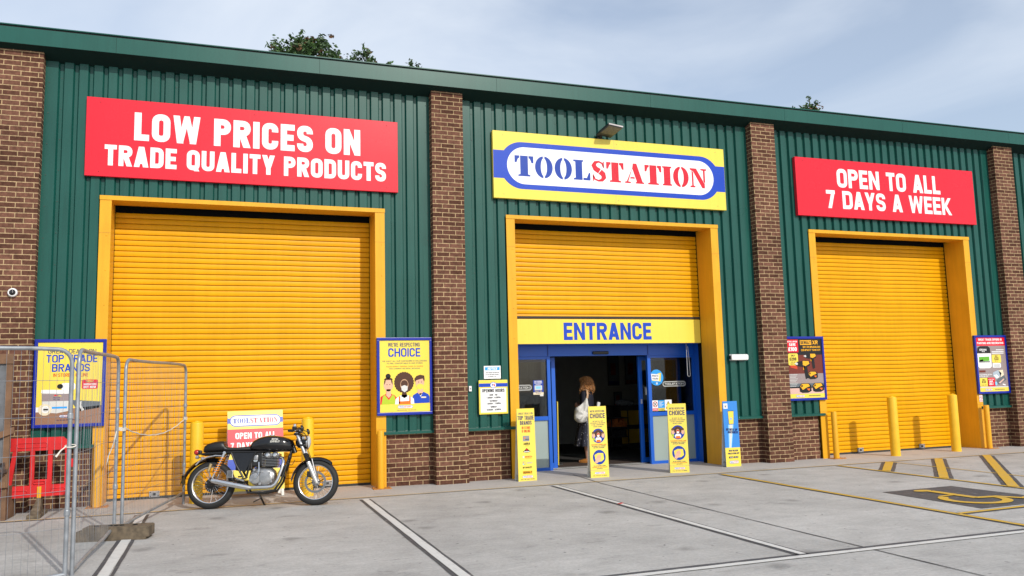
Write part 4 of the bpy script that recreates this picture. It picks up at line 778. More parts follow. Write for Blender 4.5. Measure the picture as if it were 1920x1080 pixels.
# board 1: brands
t, c = stand_board('tall yellow board listing trade brands at the left of the entrance', 1.490, -.402, R(4)); w2 = .1675
c.text('GREAT DEALS ON', 0, 1.085, .034, 'navy', .15, .265, 'c'); c.text('TOP TRADE', 0, .995, .070, 'navy', .17, .295, 'c'); c.text('BRANDS', 0, .915, .066, 'navy', .17, .215, 'c'); c.text('IN STORE', 0, .845, .044, 'brick', .18, .155, 'c'); c.text('& ONLINE', 0, .79, .044, 'brick', .18, .155, 'c')
c.rrect(-.065, .645, .055, .735, .01, 'grey'); c.up(); c.ell(-.03, .70, .014, .012, 'orange'); c.text('DULUX', -.02, .665, .02, 'navy', .2, .065); c.text('mira'.upper(), 0, .585, .038, 'black', .24, .115, 'c', slant=.25); c.rect(-.03,.568,.04,.572,'black')
c.ell(0, .478, .066, .018, 'black'); c.poly([(-.05,.49),(.05,.49),(0,.535)], 'black'); c.up(); c.ell(0, .508, .016, .012, 'red'); c.rect(-.05, .468, .05, .484, 'pale')
c.ell(-.065, .39, .016, .018, 'pale'); c.text('BOSCH', -.035, .378, .026, 'brick', .22, .125); c.rect(-.03,.362,.09,.366,'orange')
c.ell(-.055, .29, .03, .026, 'grey', a0=40, a1=330); c.up(); c.ell(-.053, .29, .019, .016, 'yellow'); c.ell(-.07, .275, .012, .01, 'sky'); c.text('GEBERIT', -.005, .28, .022, 'steel', .17, .10); c.text('STANLEY', 0, .205, .028, 'black', .24, .17, 'c'); c.rect(-.085,.115,.085,.162,'amber'); c.up(); c.text('DEWALT', 0, .122, .034, 'black', .22, .155, 'c'); mini_logo(c, 0, .068, .19, .038); c.text('CALL OR CLICK ONLINE', 0, .02, .014, 'navy', .2, .25, 'c'); c.build('print', t)
# boards 2 and 3: choice
def choice(c):
    c.text("WE'RE RESPECTING", 0, 1.085, .034, 'navy', .15, .265, 'c'); c.text('CHOICE', 0, .985, .082, 'navy', .18, .275, 'c')
    for i, s_ in enumerate(('WE WANT ALL OUR', 'CUSTOMERS & COLLEAGUES', 'TO FEEL COMFORTABLE', 'IN OUR STORES')): c.text(s_, 0, .925-i*.030, .018, 'navy', .18, (.19,.28,.24,.16)[i], 'c')
    c.ell(0, .69, .118, .122, 'logoblue'); c.up(); c.ell(-.085, .70, .028, .045, 'skin'); c.ell(.085, .70, .026, .045, 'skin'); c.ell(-.088,.742,.026,.022,'brown'); c.ell(.085,.742,.024,.02,'brown'); c.poly([(-.11,.65),(-.10,.665),(-.075,.655),(-.06,.62),(-.09,.615)], 'lime'); c.up()
    c.ell(0, .725, .066, .066, 'brown'); c.poly([(-.055,.64),(-.03,.665),(.03,.665),(.055,.64),(.05,.60),(-.05,.60)], 'white'); c.up(); c.ell(0, .705, .03, .042, 'tan'); c.up(); c.ell(0,.705,.024,.03,'brick'); c.up(); c.poly([(-.02,.70),(0,.71),(.02,.70),(.016,.675),(-.016,.675)], 'white'); c.poly([(-.035,.625),(.035,.625),(.042,.585),(-.042,.585)], 'orange'); c.up()
    c.k -= 5
    c.text('PLEASE RESPECT PERSONAL CHOICE', 0, .535, .016, 'brick', .18, .28, 'c'); c.text('ON WEARING FACE COVERINGS', 0, .51, .016, 'navy', .18, .25, 'c'); c.text('AND SOCIAL DISTANCING', 0, .485, .016, 'navy', .18, .2, 'c')
    c.ell(0, .335, .118, .122, 'logoblue'); c.up(); c.poly([(-.085,.375),(-.02,.405),(.075,.40),(.085,.30),(.04,.265),(-.05,.255),(-.075,.30)], 'yellow'); c.up(); c.poly([(-.085,.25),(-.06,.32),(-.035,.375),(-.02,.37),(-.012,.385),(.002,.375),(.012,.385),(.022,.37),(.032,.372),(.035,.33),(.02,.29),(-.02,.255),(-.05,.235)], 'skin'); c.up(); c.line([(-.035,.325),(-.02,.362)], .003, 'tan'); c.line([(-.015,.325),(.0,.362)], .003, 'tan'); c.line([(.004,.322),(.018,.355)], .003, 'tan')
    c.k -= 3
    c.text('WE ARE PROVIDING CLEANING', 0, .185, .014, 'navy', .18, .22, 'c'); c.text('STATIONS FOR YOUR TROLLEYS', 0, .162, .014, 'brick', .18, .27, 'c'); c.text('AND BASKETS', 0, .14, .014, 'navy', .18, .11, 'c')
    c.rect(-.167, .118, .167, .122, 'grey'); mini_logo(c, 0, .075, .19, .036); c.text('CALL OR CLICK TO ORDER', 0, .025, .014, 'navy', .2, .26, 'c')
t, c = stand_board('tall yellow choice board partly hiding the standing woman', 2.717, -.596, R(-2)); choice(c); c.build('print', t)
t, c = stand_board('tall yellow choice board in front of the right hand door glass', 4.204, -.678, R(-18)); choice(c); c.build('print', t)
# board 4: blue
BB = mat('blue_corrugated_board', (0.02,0.21,0.62), 0.5, var=0.03, scale=2)
t, c = stand_board('tall blue and yellow board leaning by the right jamb of the entrance', 5.525, -.357, R(-3), w=.31, body=BB)
c.rect(-.154, .003, .154, .345, 'yellow'); c.rect(-.135, 1.05, -.05, 1.145, 'white'); c.up(); c.rect(-.125, 1.06, -.06, 1.135, 'pale'); c.poly([(-.11,1.12),(-.092,1.09),(-.075,1.12),(-.085,1.075),(-.10,1.075)], 'navy'); c.k -= 1
c.poly([(-.075,.345),(-.02,.345),(.05,.76),(-.06,.76)], 'sky'); c.up(); c.poly([(-.06,.345),(-.03,.345),(.03,.76),(-.035,.76)], 'pale'); c.up(); c.poly([(-.055,1.01),(.07,1.01),(.055,.765),(-.045,.765)], 'navy'); c.up(); c.poly([(-.05,1.0),(.065,1.0),(.05,.772),(-.04,.772)], 'yellow'); c.up(); c.ell(.004, .865, .024, .026, 'steel'); c.up()
c.text('WITNESS UP', -.118, .655, .042, 'navy', .22, .235, slant=.2, rot=-3); c.text('QUICKNESS', -.085, .605, .042, 'navy', .22, .21, slant=.2, rot=-3); c.text('WITH THE NEW', .01, .275, .03, 'navy', .2, .19, 'c'); c.text('TOOLSTATION APP', .01, .225, .03, 'navy', .2, .235, 'c'); c.rrect(-.09, .155, 0, .187, .006, 'black'); c.rrect(.012, .155, .102, .187, .006, 'black'); c.up(); c.text('APP STORE', -.07, .164, .013, 'white', .2, .06); c.text('GET IT ON', .03, .164, .013, 'white', .2, .06); mini_logo(c, .01, .085, .19, .05); c.build('print', t)

# ================================================================== BOARD BEHIND THE MOTORCYCLE
t = thing('a_frame_board', 'yellow and red opening times board standing behind the black motorcycle', 'advertising board', (-2.787, -.17, 0), rot=(R(-12.5),0,R(4))); FW = .412
b = MB(); b.cbox(-FW, FW, .0, .012, .10, 1.315, WB, .003); b.build('front_panel', t)
b = MB(); b.add([(-FW,.02,1.30),(FW,.02,1.30),(FW,.34,.10),(-FW,.34,.10),(-FW,.032,1.30),(FW,.032,1.30),(FW,.352,.10),(-FW,.352,.10)], [(0,1,2,3),(4,7,6,5),(0,3,7,4),(1,5,6,2),(0,4,5,1),(3,2,6,7)], WB); b.build('back_panel', t)
for x in (-FW+.03, FW-.03):
    b = MB(); b.cbox(x-.02, x+.02, .0, .02, 0, .12, WB, .004); b.build('leg', t); b = MB(); b.cbox(x-.02, x+.02, .34, .36, 0, .12, WB, .004); b.build('leg', t)
c = Canvas(0); c.rect(-FW, .10, FW, 1.315, 'yellow'); c.up(); c.rect(-FW, .66, FW, 1.035, 'red'); c.rect(-FW, 1.125, FW, 1.205, 'blue'); c.rect(-FW, .42, FW, .58, 'blue'); c.up(); c.rrect(-FW+.03, 1.075, FW-.03, 1.25, .087, 'blue'); c.up(); c.rrect(-FW+.045, 1.09, FW-.045, 1.235, .072, 'white'); c.up(); stencil_logo(c, -.335, 1.125, .078, .67)
c.text('OPEN TO ALL', 0, .885, .095, 'white', .2, .60, 'c'); c.text('7 DAYS A WEEK', 0, .735, .095, 'white', .2, .74, 'c'); c.text('TRADE AND DIY', 0, .47, .07, 'white', .2, .6, 'c'); c.build('print', t)

# ================================================================== MOTORCYCLE
BK = mat('black_bike_paint', (0.003,0.003,0.004), 0.12, var=0.05, scale=3, coat=0.5, spec=0.4, rvar=0.02); SATIN = mat('satin_black', (0.007,0.007,0.007), 0.36); RUB = mat('tyre_rubber', (0.011,0.011,0.011), 0.7, var=0.15, scale=20)
CHR = mat('chrome', (0.66,0.66,0.66), 0.09, 1.0, var=0.02, rvar=0.04); ALU = mat('cast_aluminium', (0.36,0.36,0.36), 0.36, 0.85, var=0.22, scale=14, bump=0.1, bscale=60); GOLD = mat('gold_reservoir', (0.55,0.42,0.22), 0.3, 0.9); SPR = mat('orange_spring', (0.80,0.28,0.02), 0.4); SEATM = mat('seat_leather', (0.005,0.005,0.006), 0.42, bump=0.08, bscale=120)
REDL = mat('red_lens', (0.45,0.01,0.01), 0.12, coat=0.6); GLS = mat('lamp_lens', (0.55,0.57,0.58), 0.08, coat=0.8); AMB = mat('indicator_lens', (0.55,0.35,0.15), 0.15); BADGE = mat('badge_silver', (0.7,0.68,0.6), 0.3, 0.3); FIN = mat('dark_engine_fin', (0.24,0.24,0.24), 0.35, 0.85)
bike = thing('motorcycle', 'black cafe racer motorcycle leaning on its side stand before the left shutter', 'motorcycle', (-3.452, -1.185, 0), rot=(R(-8), 0, R(-15)))
RX = Matrix.Rotation(R(90), 4, 'X')
def wheel(cx, rad, tw, name):
    A = Matrix.Translation((cx, 0, rad)) @ RX
    tr = MB(); q = []; n = 18
    for i in range(n+1): a = R(-118+236*i/n); q.append((rad-.052+.052*math.cos(a)*1.0, tw*math.sin(a)))
    tr.lathe(q, RUB, 56, A); w_ = tr.build('tyre', bike, True)
    rm = MB(); r0 = rad-.078; rm.lathe([(r0+.026,-tw*.80),(r0+.022,-tw*.86),(r0+.004,-tw*.84),(r0-.010,-tw*.70),(r0-.014,-tw*.35),(r0-.015,0),(r0-.014,tw*.35),(r0-.010,tw*.70),(r0+.004,tw*.84),(r0+.022,tw*.86),(r0+.026,tw*.80),(r0+.026,-tw*.80)], CHR, 56, A); rm.build('rim', w_, True)
    sp = MB()
    for k in range(36):
        a = 2*math.pi*k/36; s_ = 1 if k % 2 else -1; a2 = a+(.32 if (k//2) % 2 else -.32)
        sp.tube([(cx+.045*math.cos(a2), s_*.035, rad+.045*math.sin(a2)), (cx+(r0-.008)*math.cos(a), s_*.008, rad+(r0-.008)*math.sin(a))], .0024, CHR, 4, caps=False)
    sp.build('spokes', w_); hb = MB(); hb.lathe([(0,-.075),(.022,-.075),(.022,-.05),(.052,-.045),(.052,-.03),(.034,-.02),(.034,.02),(.052,.03),(.052,.045),(.022,.05),(.022,.075),(0,.075)], ALU if cx > 1 else SATIN, 24, A); hb.build('hub', w_, True)
    return w_, A
rw, RA = wheel(0, .322, .062, 'rear'); fwl, FA = wheel(1.415, .312, .050, 'front')
d = MB()   # brake disc, front, right side
for k in range(30):
    a0, a1 = 2*math.pi*k/30, 2*math.pi*(k+1)/30
    d.add([(r*math.cos(a), z, r*math.sin(a)) for a in (a0, a1) for r in (.118, .148) for z in (-.062, -.058)], [(0,1,3,2),(4,6,7,5),(0,2,6,4),(1,5,7,3),(2,3,7,6),(0,4,5,1)], mat('brake_steel', (0.22,0.22,0.22), 0.3, 0.9))
for k in range(6):
    a = 2*math.pi*k/6; d.tube([(.04*math.cos(a), -.058, .04*math.sin(a)), (.115*math.cos(a+.3), -.0595, .115*math.sin(a+.3))], .007, SATIN, 5)
d.build('brake_disc', fwl, loc=(1.415, 0, .312)); d = MB(); d.cbox(1.30, 1.36, -.095, -.045, .38, .46, SATIN, .012); d.build('brake_caliper', bike)
d = MB(); d.lathe([(.0,-.085),(.085,-.085),(.10,-.07),(.10,-.05),(0,-.05)], SATIN, 28, RA); d.build('sprocket_cover', bike, True)
def sheet(b, prof, y0, y1, m, th=.004):
    """curved strip following an XZ profile between y0(i) and y1(i)"""
    n = len(prof); vs = []; fs = []
    for x, z in prof:
        for k in range(7): y = y0+(y1-y0)*k/6; vs.append((x, y, z-.045*(abs(2*k/6-1))**2.5))
    for i in range(n-1):
        for k in range(6): a = i*7+k; fs.append((a, a+1, a+8, a+7))
    b.add(vs, fs, m)
b = MB(); pr = []                                         # rear mudguard and tail
for i in range(16): a = R(66+96*i/15); rr = .365+.02*i/15; pr.append((rr*math.cos(a)-.01, .322+rr*math.sin(a)))
pr += [(-.395,.40),(-.40,.355)]; sheet(b, pr, -.075, .075, BK); mg = b.build('mudguard', bike, True)
b = MB(); b.tube([(.20,-.085,.70),(.06,-.088,.712),(-.06,-.088,.69),(-.15,-.085,.645),(-.20,-.08,.59)], .011, CHR, 8); b.tube([(.20,.085,.70),(.06,.088,.712),(-.06,.088,.69),(-.15,.085,.645)], .011, CHR, 8); b.build('grab_rail', mg, True)
b = MB(); pr = []
for i in range(16): a = R(52+108*i/15); pr.append((1.415+.345*math.cos(a), .312+.345*math.sin(a)))
sheet(b, pr+[(1.415-.345,.36)], -.06, .06, BK); fm = b.build('mudguard', bike, True)
b = MB(); b.tube([(1.44,-.075,.32),(1.36,-.066,.63)], .008, CHR, 6); b.tube([(1.44,.075,.32),(1.36,.066,.63)], .008, CHR, 6); b.build('stay', fm)
def loft(b, secs, m, n=20):
    """secs: (x, halfwidth, zlow, zhigh, superellipse power)"""
    vs = []; fs = []
    for x, hw, z0, z1, pw in secs:
        for k in range(n):
            t = 2*math.pi*k/n; cy, cz = math.cos(t), math.sin(t); e = 2/pw
            vs.append((x, hw*math.copysign(abs(cy)**e, cy), (z0+z1)/2+(z1-z0)/2*math.copysign(abs(cz)**e, cz)))
    for i in range(len(secs)-1):
        for k in range(n): l = (k+1) % n; fs.append((i*n+k, i*n+l, (i+1)*n+l, (i+1)*n+k))
    fs.append(tuple(range(n-1,-1,-1))); fs.append(tuple((len(secs)-1)*n+k for k in range(n))); b.add(vs, fs, m)
b = MB(); loft(b, [(.505,.05,.785,.805,2.4),(.52,.09,.77,.85,2.6),(.56,.125,.758,.905,2.8),(.64,.145,.752,.945,2.9),(.75,.150,.748,.968,2.9),(.86,.148,.742,.965,2.9),(.97,.135,.738,.945,2.8),(1.05,.105,.738,.915,2.6),(1.09,.07,.745,.89,2.4),(1.10,.03,.76,.87,2.2)], BK, 28); tank = b.build('fuel_tank', bike, True)
b = MB(); b.lathe([(0,.012),(.035,.010),(.038,0)], CHR, 18, Matrix.Translation((.80,0,.966))); b.build('filler_cap', tank, True)
c = Canvas(-.1512)
def btxt(s_, x, z, h, fit):
    for k, polys in text_strokes(s_, .2, fit/h)[0]:
        for q in polys: c.b.add([(x+px*h+.15*py*h, c.Y(k), z+py*h) for px, py in q], [(0,1,2,3)], BADGE)
btxt('ROYAL', .82, .893, .026, .09); btxt('ENFIELD', .80, .862, .026, .125); c.build('badge', tank)
b = MB(); loft(b, [(-.12,.04,.765,.81,2.4),(-.10,.09,.757,.852,2.7),(-.05,.118,.757,.882,2.8),(.03,.13,.757,.903,2.9),(.13,.13,.757,.912,2.9),(.168,.125,.757,.905,2.9),(.182,.118,.757,.845,2.9),(.22,.115,.757,.822,3),(.34,.11,.757,.816,3),(.46,.10,.757,.825,3),(.53,.085,.757,.832,3)], SEATM, 24); b.build('seat', bike, True)
fr = MB()
for y in (-.10, .10):
    fr.tube([(-.13,y*.8,.735),(.10,y,.745),(.30,y,.75),(.60,y*.8,.745),(.95,y*.4,.76),(1.10,0,.79)], .016, SATIN, 8); fr.tube([(.27,y,.75),(.345,y*1.1,.58),(.45,y*1.15,.40)], .014, SATIN, 8); fr.tube([(.60,y,.74),(.53,y*1.1,.58),(.49,y*1.15,.40)], .014, SATIN, 8)
    fr.tube([(1.08,y*.25,.78),(1.02,y*.6,.56),(.95,y*1.0,.33),(.87,y*1.1,.215),(.72,y*1.1,.19),(.52,y*1.1,.20),(.45,y*1.1,.33)], .016, SATIN, 8); fr.tube([(.47,y*1.1,.35),(.24,y*1.0,.34),(0,y*.85,.325)], .017, SATIN, 8)
fr.tube([(1.06,0,.88),(1.12,0,.72)], .032, SATIN, 12); fr.build('frame', bike, True)
b = MB(); b.add([(.29,-.112,.735),(.585,-.112,.735),(.53,-.118,.60),(.47,-.12,.47),(.40,-.12,.50)], [(0,1,2,3,4)], BK); b.add([(.29,-.095,.735),(.585,-.095,.735),(.53,-.095,.60),(.47,-.095,.47),(.40,-.095,.50)], [(4,3,2,1,0)], BK); b.cbox(.33, .56, -.09, .09, .50, .74, SATIN, .02); sp_ = b.build('side_panel', bike)
c = Canvas(-.1125)
for x, ww in ((.335,.072),(.412,.07)): c.b.add([(x, c.Y(), z_) if i in (0, 3) else (x+ww, c.Y(), z_) for i, z_ in enumerate((.655,.655,.695,.695))], [(0,1,2,3)], mat('cream_badge', (0.65,0.55,0.25), 0.4))
c.up()
for s_, x in (('535', .345), ('GT', .428)):
    for k, polys in text_strokes(s_, .22, .052/.024)[0]:
        for q in polys: c.b.add([(x+px*.024, c.Y(k), .663+py*.024) for px, py in q], [(0,1,2,3)], SATIN)
c.build('badge', sp_)
for y in (-.125, .125):                                     # twin shocks
    s = MB(); s.tube([(.185,y,.735),(.025,y,.37)], .012, CHR, 10); s.tube([(.185,y,.735),(.16,y,.675)], .022, CHR, 12); s.lathe([(0,-.016),(.020,-.016),(.020,.016),(0,.016)], CHR, 12, Matrix.Translation((.188,y,.742)) @ RX); sh = s.build('shock_absorber', bike, True)
    s = MB(); A_, B_ = Vector((.165,y,.69)), Vector((.062,y,.455)); ax = (B_-A_).normalized(); u_ = Vector((0,1,0)); v_ = ax.cross(u_); pts = [A_+(B_-A_)*i/72+(u_*math.cos(i*2*math.pi/10)+v_*math.sin(i*2*math.pi/10))*.028 for i in range(73)]; s.tube(pts, .0055, SPR, 6); s.build('spring', sh, True)
    s = MB(); s.tube([(.020,y*1.15,.60),(-.01,y*1.15,.50)], .022, GOLD, 14); s.tube([(-.01,y*1.15,.50),(.02,y,.42)], .010, ALU, 8); s.build('reservoir', sh, True)
e = MB(); loft(e, [(.53,.03,.37,.47,2.2),(.555,.10,.31,.52,2.6),(.62,.125,.275,.545,2.7),(.72,.13,.265,.54,2.7),(.81,.125,.28,.53,2.7),(.86,.10,.31,.49,2.6),(.88,.03,.37,.44,2.2)], ALU, 26)
for cx_, cz_, r_ in ((.615,.385,.080),(.745,.395,.108)): e.lathe([(0,-.146),(r_*.6,-.145),(r_*.9,-.141),(r_,-.132),(r_,-.10)], ALU, 26, Matrix.Translation((cx_,0,cz_)) @ Matrix.Rotation(R(-90), 4, 'X') @ Matrix.Diagonal((1,1,1,1)))
for cx_, cz_ in ((.70,.475),(.60,.50),(.555,.36),(.68,.31),(.80,.45),(.83,.34)): e.lathe([(0,-.153),(.018,-.152),(.022,-.12)], ALU, 14, Matrix.Translation((cx_,0,cz_)) @ Matrix.Rotation(R(-90), 4, 'X'))
for cx_, cz_, r_ in ((.62,.395,.088),(.765,.40,.078)): e.lathe([(0,.165),(r_*.55,.163),(r_*.85,.155),(r_,.138),(r_,.10)], ALU, 26, Matrix.Translation((cx_,0,cz_)) @ Matrix.Rotation(R(-90), 4, 'X'))
eng = e.build('engine', bike, True)
e = MB()
for i in range(7): z = .545+i*.021; e.cbox(.69, .905, -.105, .10, z, z+.009, FIN, .003)
e.cbox(.73, .88, -.075, .075, .53, .70, SATIN, .02); e.build('cylinder', eng)
e = MB(); e.cbox(.71, .92, -.10, .105, .678, .722, ALU, .016)
for x in (.765, .865): e.ball((x, -.085, .690), .050, ALU, 16, 10, (1,1,.95)); e.lathe([(0,-.142),(.02,-.14),(.024,-.12)], CHR, 12, Matrix.Translation((x,0,.690)) @ Matrix.Rotation(R(-90), 4, 'X'))
e.build('cylinder_head', eng, True)
e = MB(); e.cbox(.55, .655, -.06, .06, .60, .70, SATIN, .015); e.tube([(.655,0,.65),(.72,0,.66)], .03, SATIN, 12); e.lathe([(0,-.09),(.032,-.088),(.034,-.05)], CHR, 16, Matrix.Translation((.60,0,.64)) @ Matrix.Rotation(R(-90), 4, 'X')); e.cbox(.575,.635,-.105,-.06,.63,.70, ALU, .012); e.build('throttle_body', eng, True)
e = MB(); e.tube([(.655,-.135,.60),(.665,-.16,.50),(.66,-.165,.43),(.625,-.165,.385)], .010, CHR, 8); e.build('kick_lever', eng, True)
x_ = MB(); x_.tube([(.91,-.05,.665),(.965,-.09,.65),(.985,-.115,.60),(.965,-.13,.50),(.92,-.14,.36),(.885,-.145,.30),(.84,-.148,.268),(.78,-.15,.262),(.55,-.15,.262)], [.020,.021,.022,.022,.022,.023,.023,.023,.024], CHR, 14); x_.build('exhaust_pipe', bike, True)
x_ = MB(); x_.tube([(.57,-.150,.262),(.54,-.150,.264),(.50,-.152,.272),(.30,-.155,.315),(.10,-.158,.362),(.05,-.158,.374),(.035,-.158,.377)], [.023,.030,.034,.038,.037,.033,.026], CHR, 18); mf = x_.build('silencer', bike, True)
x_ = MB(); x_.cbox(.235,.32,-.15,-.12,.40,.50, ALU, .01)
for i in range(5): x_.box(.245,.31,-.153,-.149,.412+i*.017,.42+i*.017, SATIN)
x_.tube([(.30,-.13,.41),(.47,-.14,.355)], .013, ALU, 8); x_.tube([(.33,-.14,.40),(.36,-.19,.385)], .012, SATIN, 8); x_.build('footrest_plate', bike)
FT, FB = Vector((1.140,0,1.00)), Vector((1.430,0,.312)); fd = (FB-FT)
for y in (-.085, .085):
    o_ = Vector((0,y,0)); f = MB(); f.tube([FT+o_, FT+fd*.45+o_], .024, CHR, 14); f.tube([FT+fd*.60+o_, FT+fd*.70+o_, FT+fd*.97+o_, FT+fd*1.03+o_], [.030,.033,.031,.022], mat('fork_alloy', (0.62,0.60,0.57), 0.3, 0.7, var=0.05), 14); fk = f.build('fork_leg', bike, True)
    f = MB(); pts = [FT+fd*(.43+.19*i/12)+o_ for i in range(13)]; f.tube(pts, [.030 if i % 2 else .025 for i in range(13)], SATIN, 14); f.build('gaiter', fk, True)
f = MB(); f.cbox(1.11,1.20,-.115,.115,.955,.985, SATIN, .01); f.cbox(1.19,1.275,-.115,.115,.80,.83, SATIN, .01); f.build('fork_yoke', bike)
hd = MB(); hM = Matrix.Translation((1.245,0,.865)) @ Matrix.Rotation(R(90), 4, 'Y') @ Matrix.Scale(1.14, 4); hd.lathe([(0,-.11),(.04,-.102),(.070,-.07),(.085,-.015),(.087,.03)], BK, 28, hM); hl = hd.build('headlight', bike, True)
q = MB(); q.lathe([(.083,.028),(.092,.03),(.092,.048),(.082,.052)], CHR, 28, hM); q.build('headlight_rim', hl, True); q = MB(); q.lathe([(.082,.050),(.06,.066),(.03,.076),(0,.079)], GLS, 28, hM); q.build('lens', hl, True)
for s_ in (-1, 1):
    h = MB(); h.tube([(1.155,s_*.09,1.0),(1.15,s_*.16,1.01),(1.10,s_*.30,1.0)], .012, SATIN, 10); hb_ = h.build('handlebar', bike, True)
    h = MB(); h.tube([(1.12,s_*.24,1.005),(1.085,s_*.345,.997)], .019, RUB, 12); h.build('grip', hb_, True); h = MB(); h.tube([(1.18,s_*.20,1.02),(1.20,s_*.28,1.015),(1.165,s_*.36,1.0)], .006, CHR, 6); h.build('lever', hb_)
    m = MB(); m.tube([(1.13,s_*.21,1.01),(1.17,s_*.22,1.06),(1.245,s_*.26,1.03)], .006, SATIN, 6); m.lathe([(0,.0),(.04,.002),(.045,.012),(.036,.03),(0,.04)], BLKPL, 18, Matrix.Translation((1.235,s_*.27,1.03)) @ Matrix.Rotation(R(75), 4, 'Y')); m.build('mirror', bike, True)
    m = MB(); m.tube([(1.24,s_*.08,.90),(1.25,s_*.15,.905)], .007, CHR, 6); m.lathe([(.0,-.03),(.022,-.024),(.026,0),(.024,.012)], CHR, 14, Matrix.Translation((1.262,s_*.165,.908)) @ Matrix.Rotation(R(90), 4, 'Y')); ind = m.build('indicator', bike, True); m = MB(); m.lathe([(.024,.012),(.016,.024),(0,.028)], AMB, 14, Matrix.Translation((1.262,s_*.165,.908)) @ Matrix.Rotation(R(90), 4, 'Y')); m.build('lens', ind, True)
    m = MB(); m.tube([(-.15,s_*.05,.69),(-.17,s_*.12,.695)], .007, CHR, 6); m.lathe([(.0,-.03),(.022,-.024),(.026,0),(.02,.018),(0,.022)], CHR, 14, Matrix.Translation((-.175,s_*.135,.695)) @ Matrix.Rotation(R(-90), 4, 'Y')); m.build('indicator', bike, True)
m = MB(); m.tube([(1.15,-.02,.99),(1.16,-.03,1.06)], .02, SATIN, 10); 
for y in (-.045, .045): m.lathe([(0,0),(.038,0),(.042,.02),(.040,.04),(.036,.045)], SATIN, 18, Matrix.Translation((1.185,y,1.0)) @ Matrix.Rotation(R(-35), 4, 'Y')); m.lathe([(.036,.044),(0,.046)], GLS, 18, Matrix.Translation((1.185,y,1.0)) @ Matrix.Rotation(R(-35), 4, 'Y'))
m.cbox(1.10,1.16,-.20,-.14,1.02,1.07, SATIN, .012); m.tube([(1.13,-.17,1.06),(1.135,-.17,1.10)], .022, CHR, 12); m.build('instruments', bike, True)
m = MB(); m.cbox(-.235,-.15,-.035,.035,.735,.795, SATIN, .015); tl = m.build('tail_light', bike); m = MB(); m.ball((-.215,0,.768), .042, REDL, 16, 10, (1,1.1,.95)); m.build('lens', tl, True)
m = MB()
for y0, pts in ((-.03, [(1.14,-.06,1.0),(1.20,-.08,.92),(1.12,-.06,.80),(1.02,-.05,.76)]), (0, [(1.13,.06,1.0),(1.22,.05,.90),(1.14,.04,.78)]), (0, [(1.17,-.10,1.01),(1.28,-.10,.95),(1.30,-.09,.78),(1.36,-.085,.60),(1.34,-.08,.44)]), (0, [(1.05,-.05,.70),(1.04,-.10,.60),(1.09,-.09,.55),(1.13,-.06,.62)])):
    vs_ = [Vector(p) for p in pts]; pp = []
    for i in range(len(vs_)-1):
        for k in range(6):
            t_ = k/6; p0 = vs_[max(0,i-1)]; p1 = vs_[i]; p2 = vs_[i+1]; p3 = vs_[min(len(vs_)-1,i+2)]
            pp.append(.5*((2*p1)+(p2-p0)*t_+(2*p0-5*p1+4*p2-p3)*t_*t_+(3*p1-p0-3*p2+p3)*t_**3))
    m.tube(pp+[vs_[-1]], .0045, BLKPL, 5)
m.build('cables', bike)
m = MB(); m.tube([(.62,.10,.20),(.68,.19,.045),(.70,.215,.015)], .013, SATIN, 8); m.cbox(.665,.74,.19,.25,.006,.016, SATIN, .003); m.tube([(.66,-.10,.19),(.70,-.12,.12),(.60,-.13,.07)], .009, SATIN, 6); m.build('side_stand', bike, True)
m = MB(); m.cbox(.54,.70,-.085,.085,.545,.735, SATIN, .02); m.build('air_box', bike)
m = MB(); m.cbox(.93,1.0,-.07,.07,.40,.56, SATIN, .012); m.build('oil_cooler', bike)
m = MB(); m.ball((1.06,-.06,.66), .042, BLKPL, 14, 8, (.6,1,1)); m.build('horn', bike, True)
m = MB(); m.cbox(.35,.42,.0,.03,.41,.43, SATIN,.005); m.tube([(.10,.07,.335),(.45,.075,.40)], .012, FIN, 6); m.tube([(.10,.07,.30),(.45,.075,.33)], .012, FIN, 6); m.build('drive_chain', bike)
m = MB(); m.add([(-.36,-.09,.30),(-.372,.09,.36),(-.378,.09,.46),(-.378,-.09,.46)], [(0,1,2,3),(3,2,1,0)], SATIN); m.build('number_plate', bike)

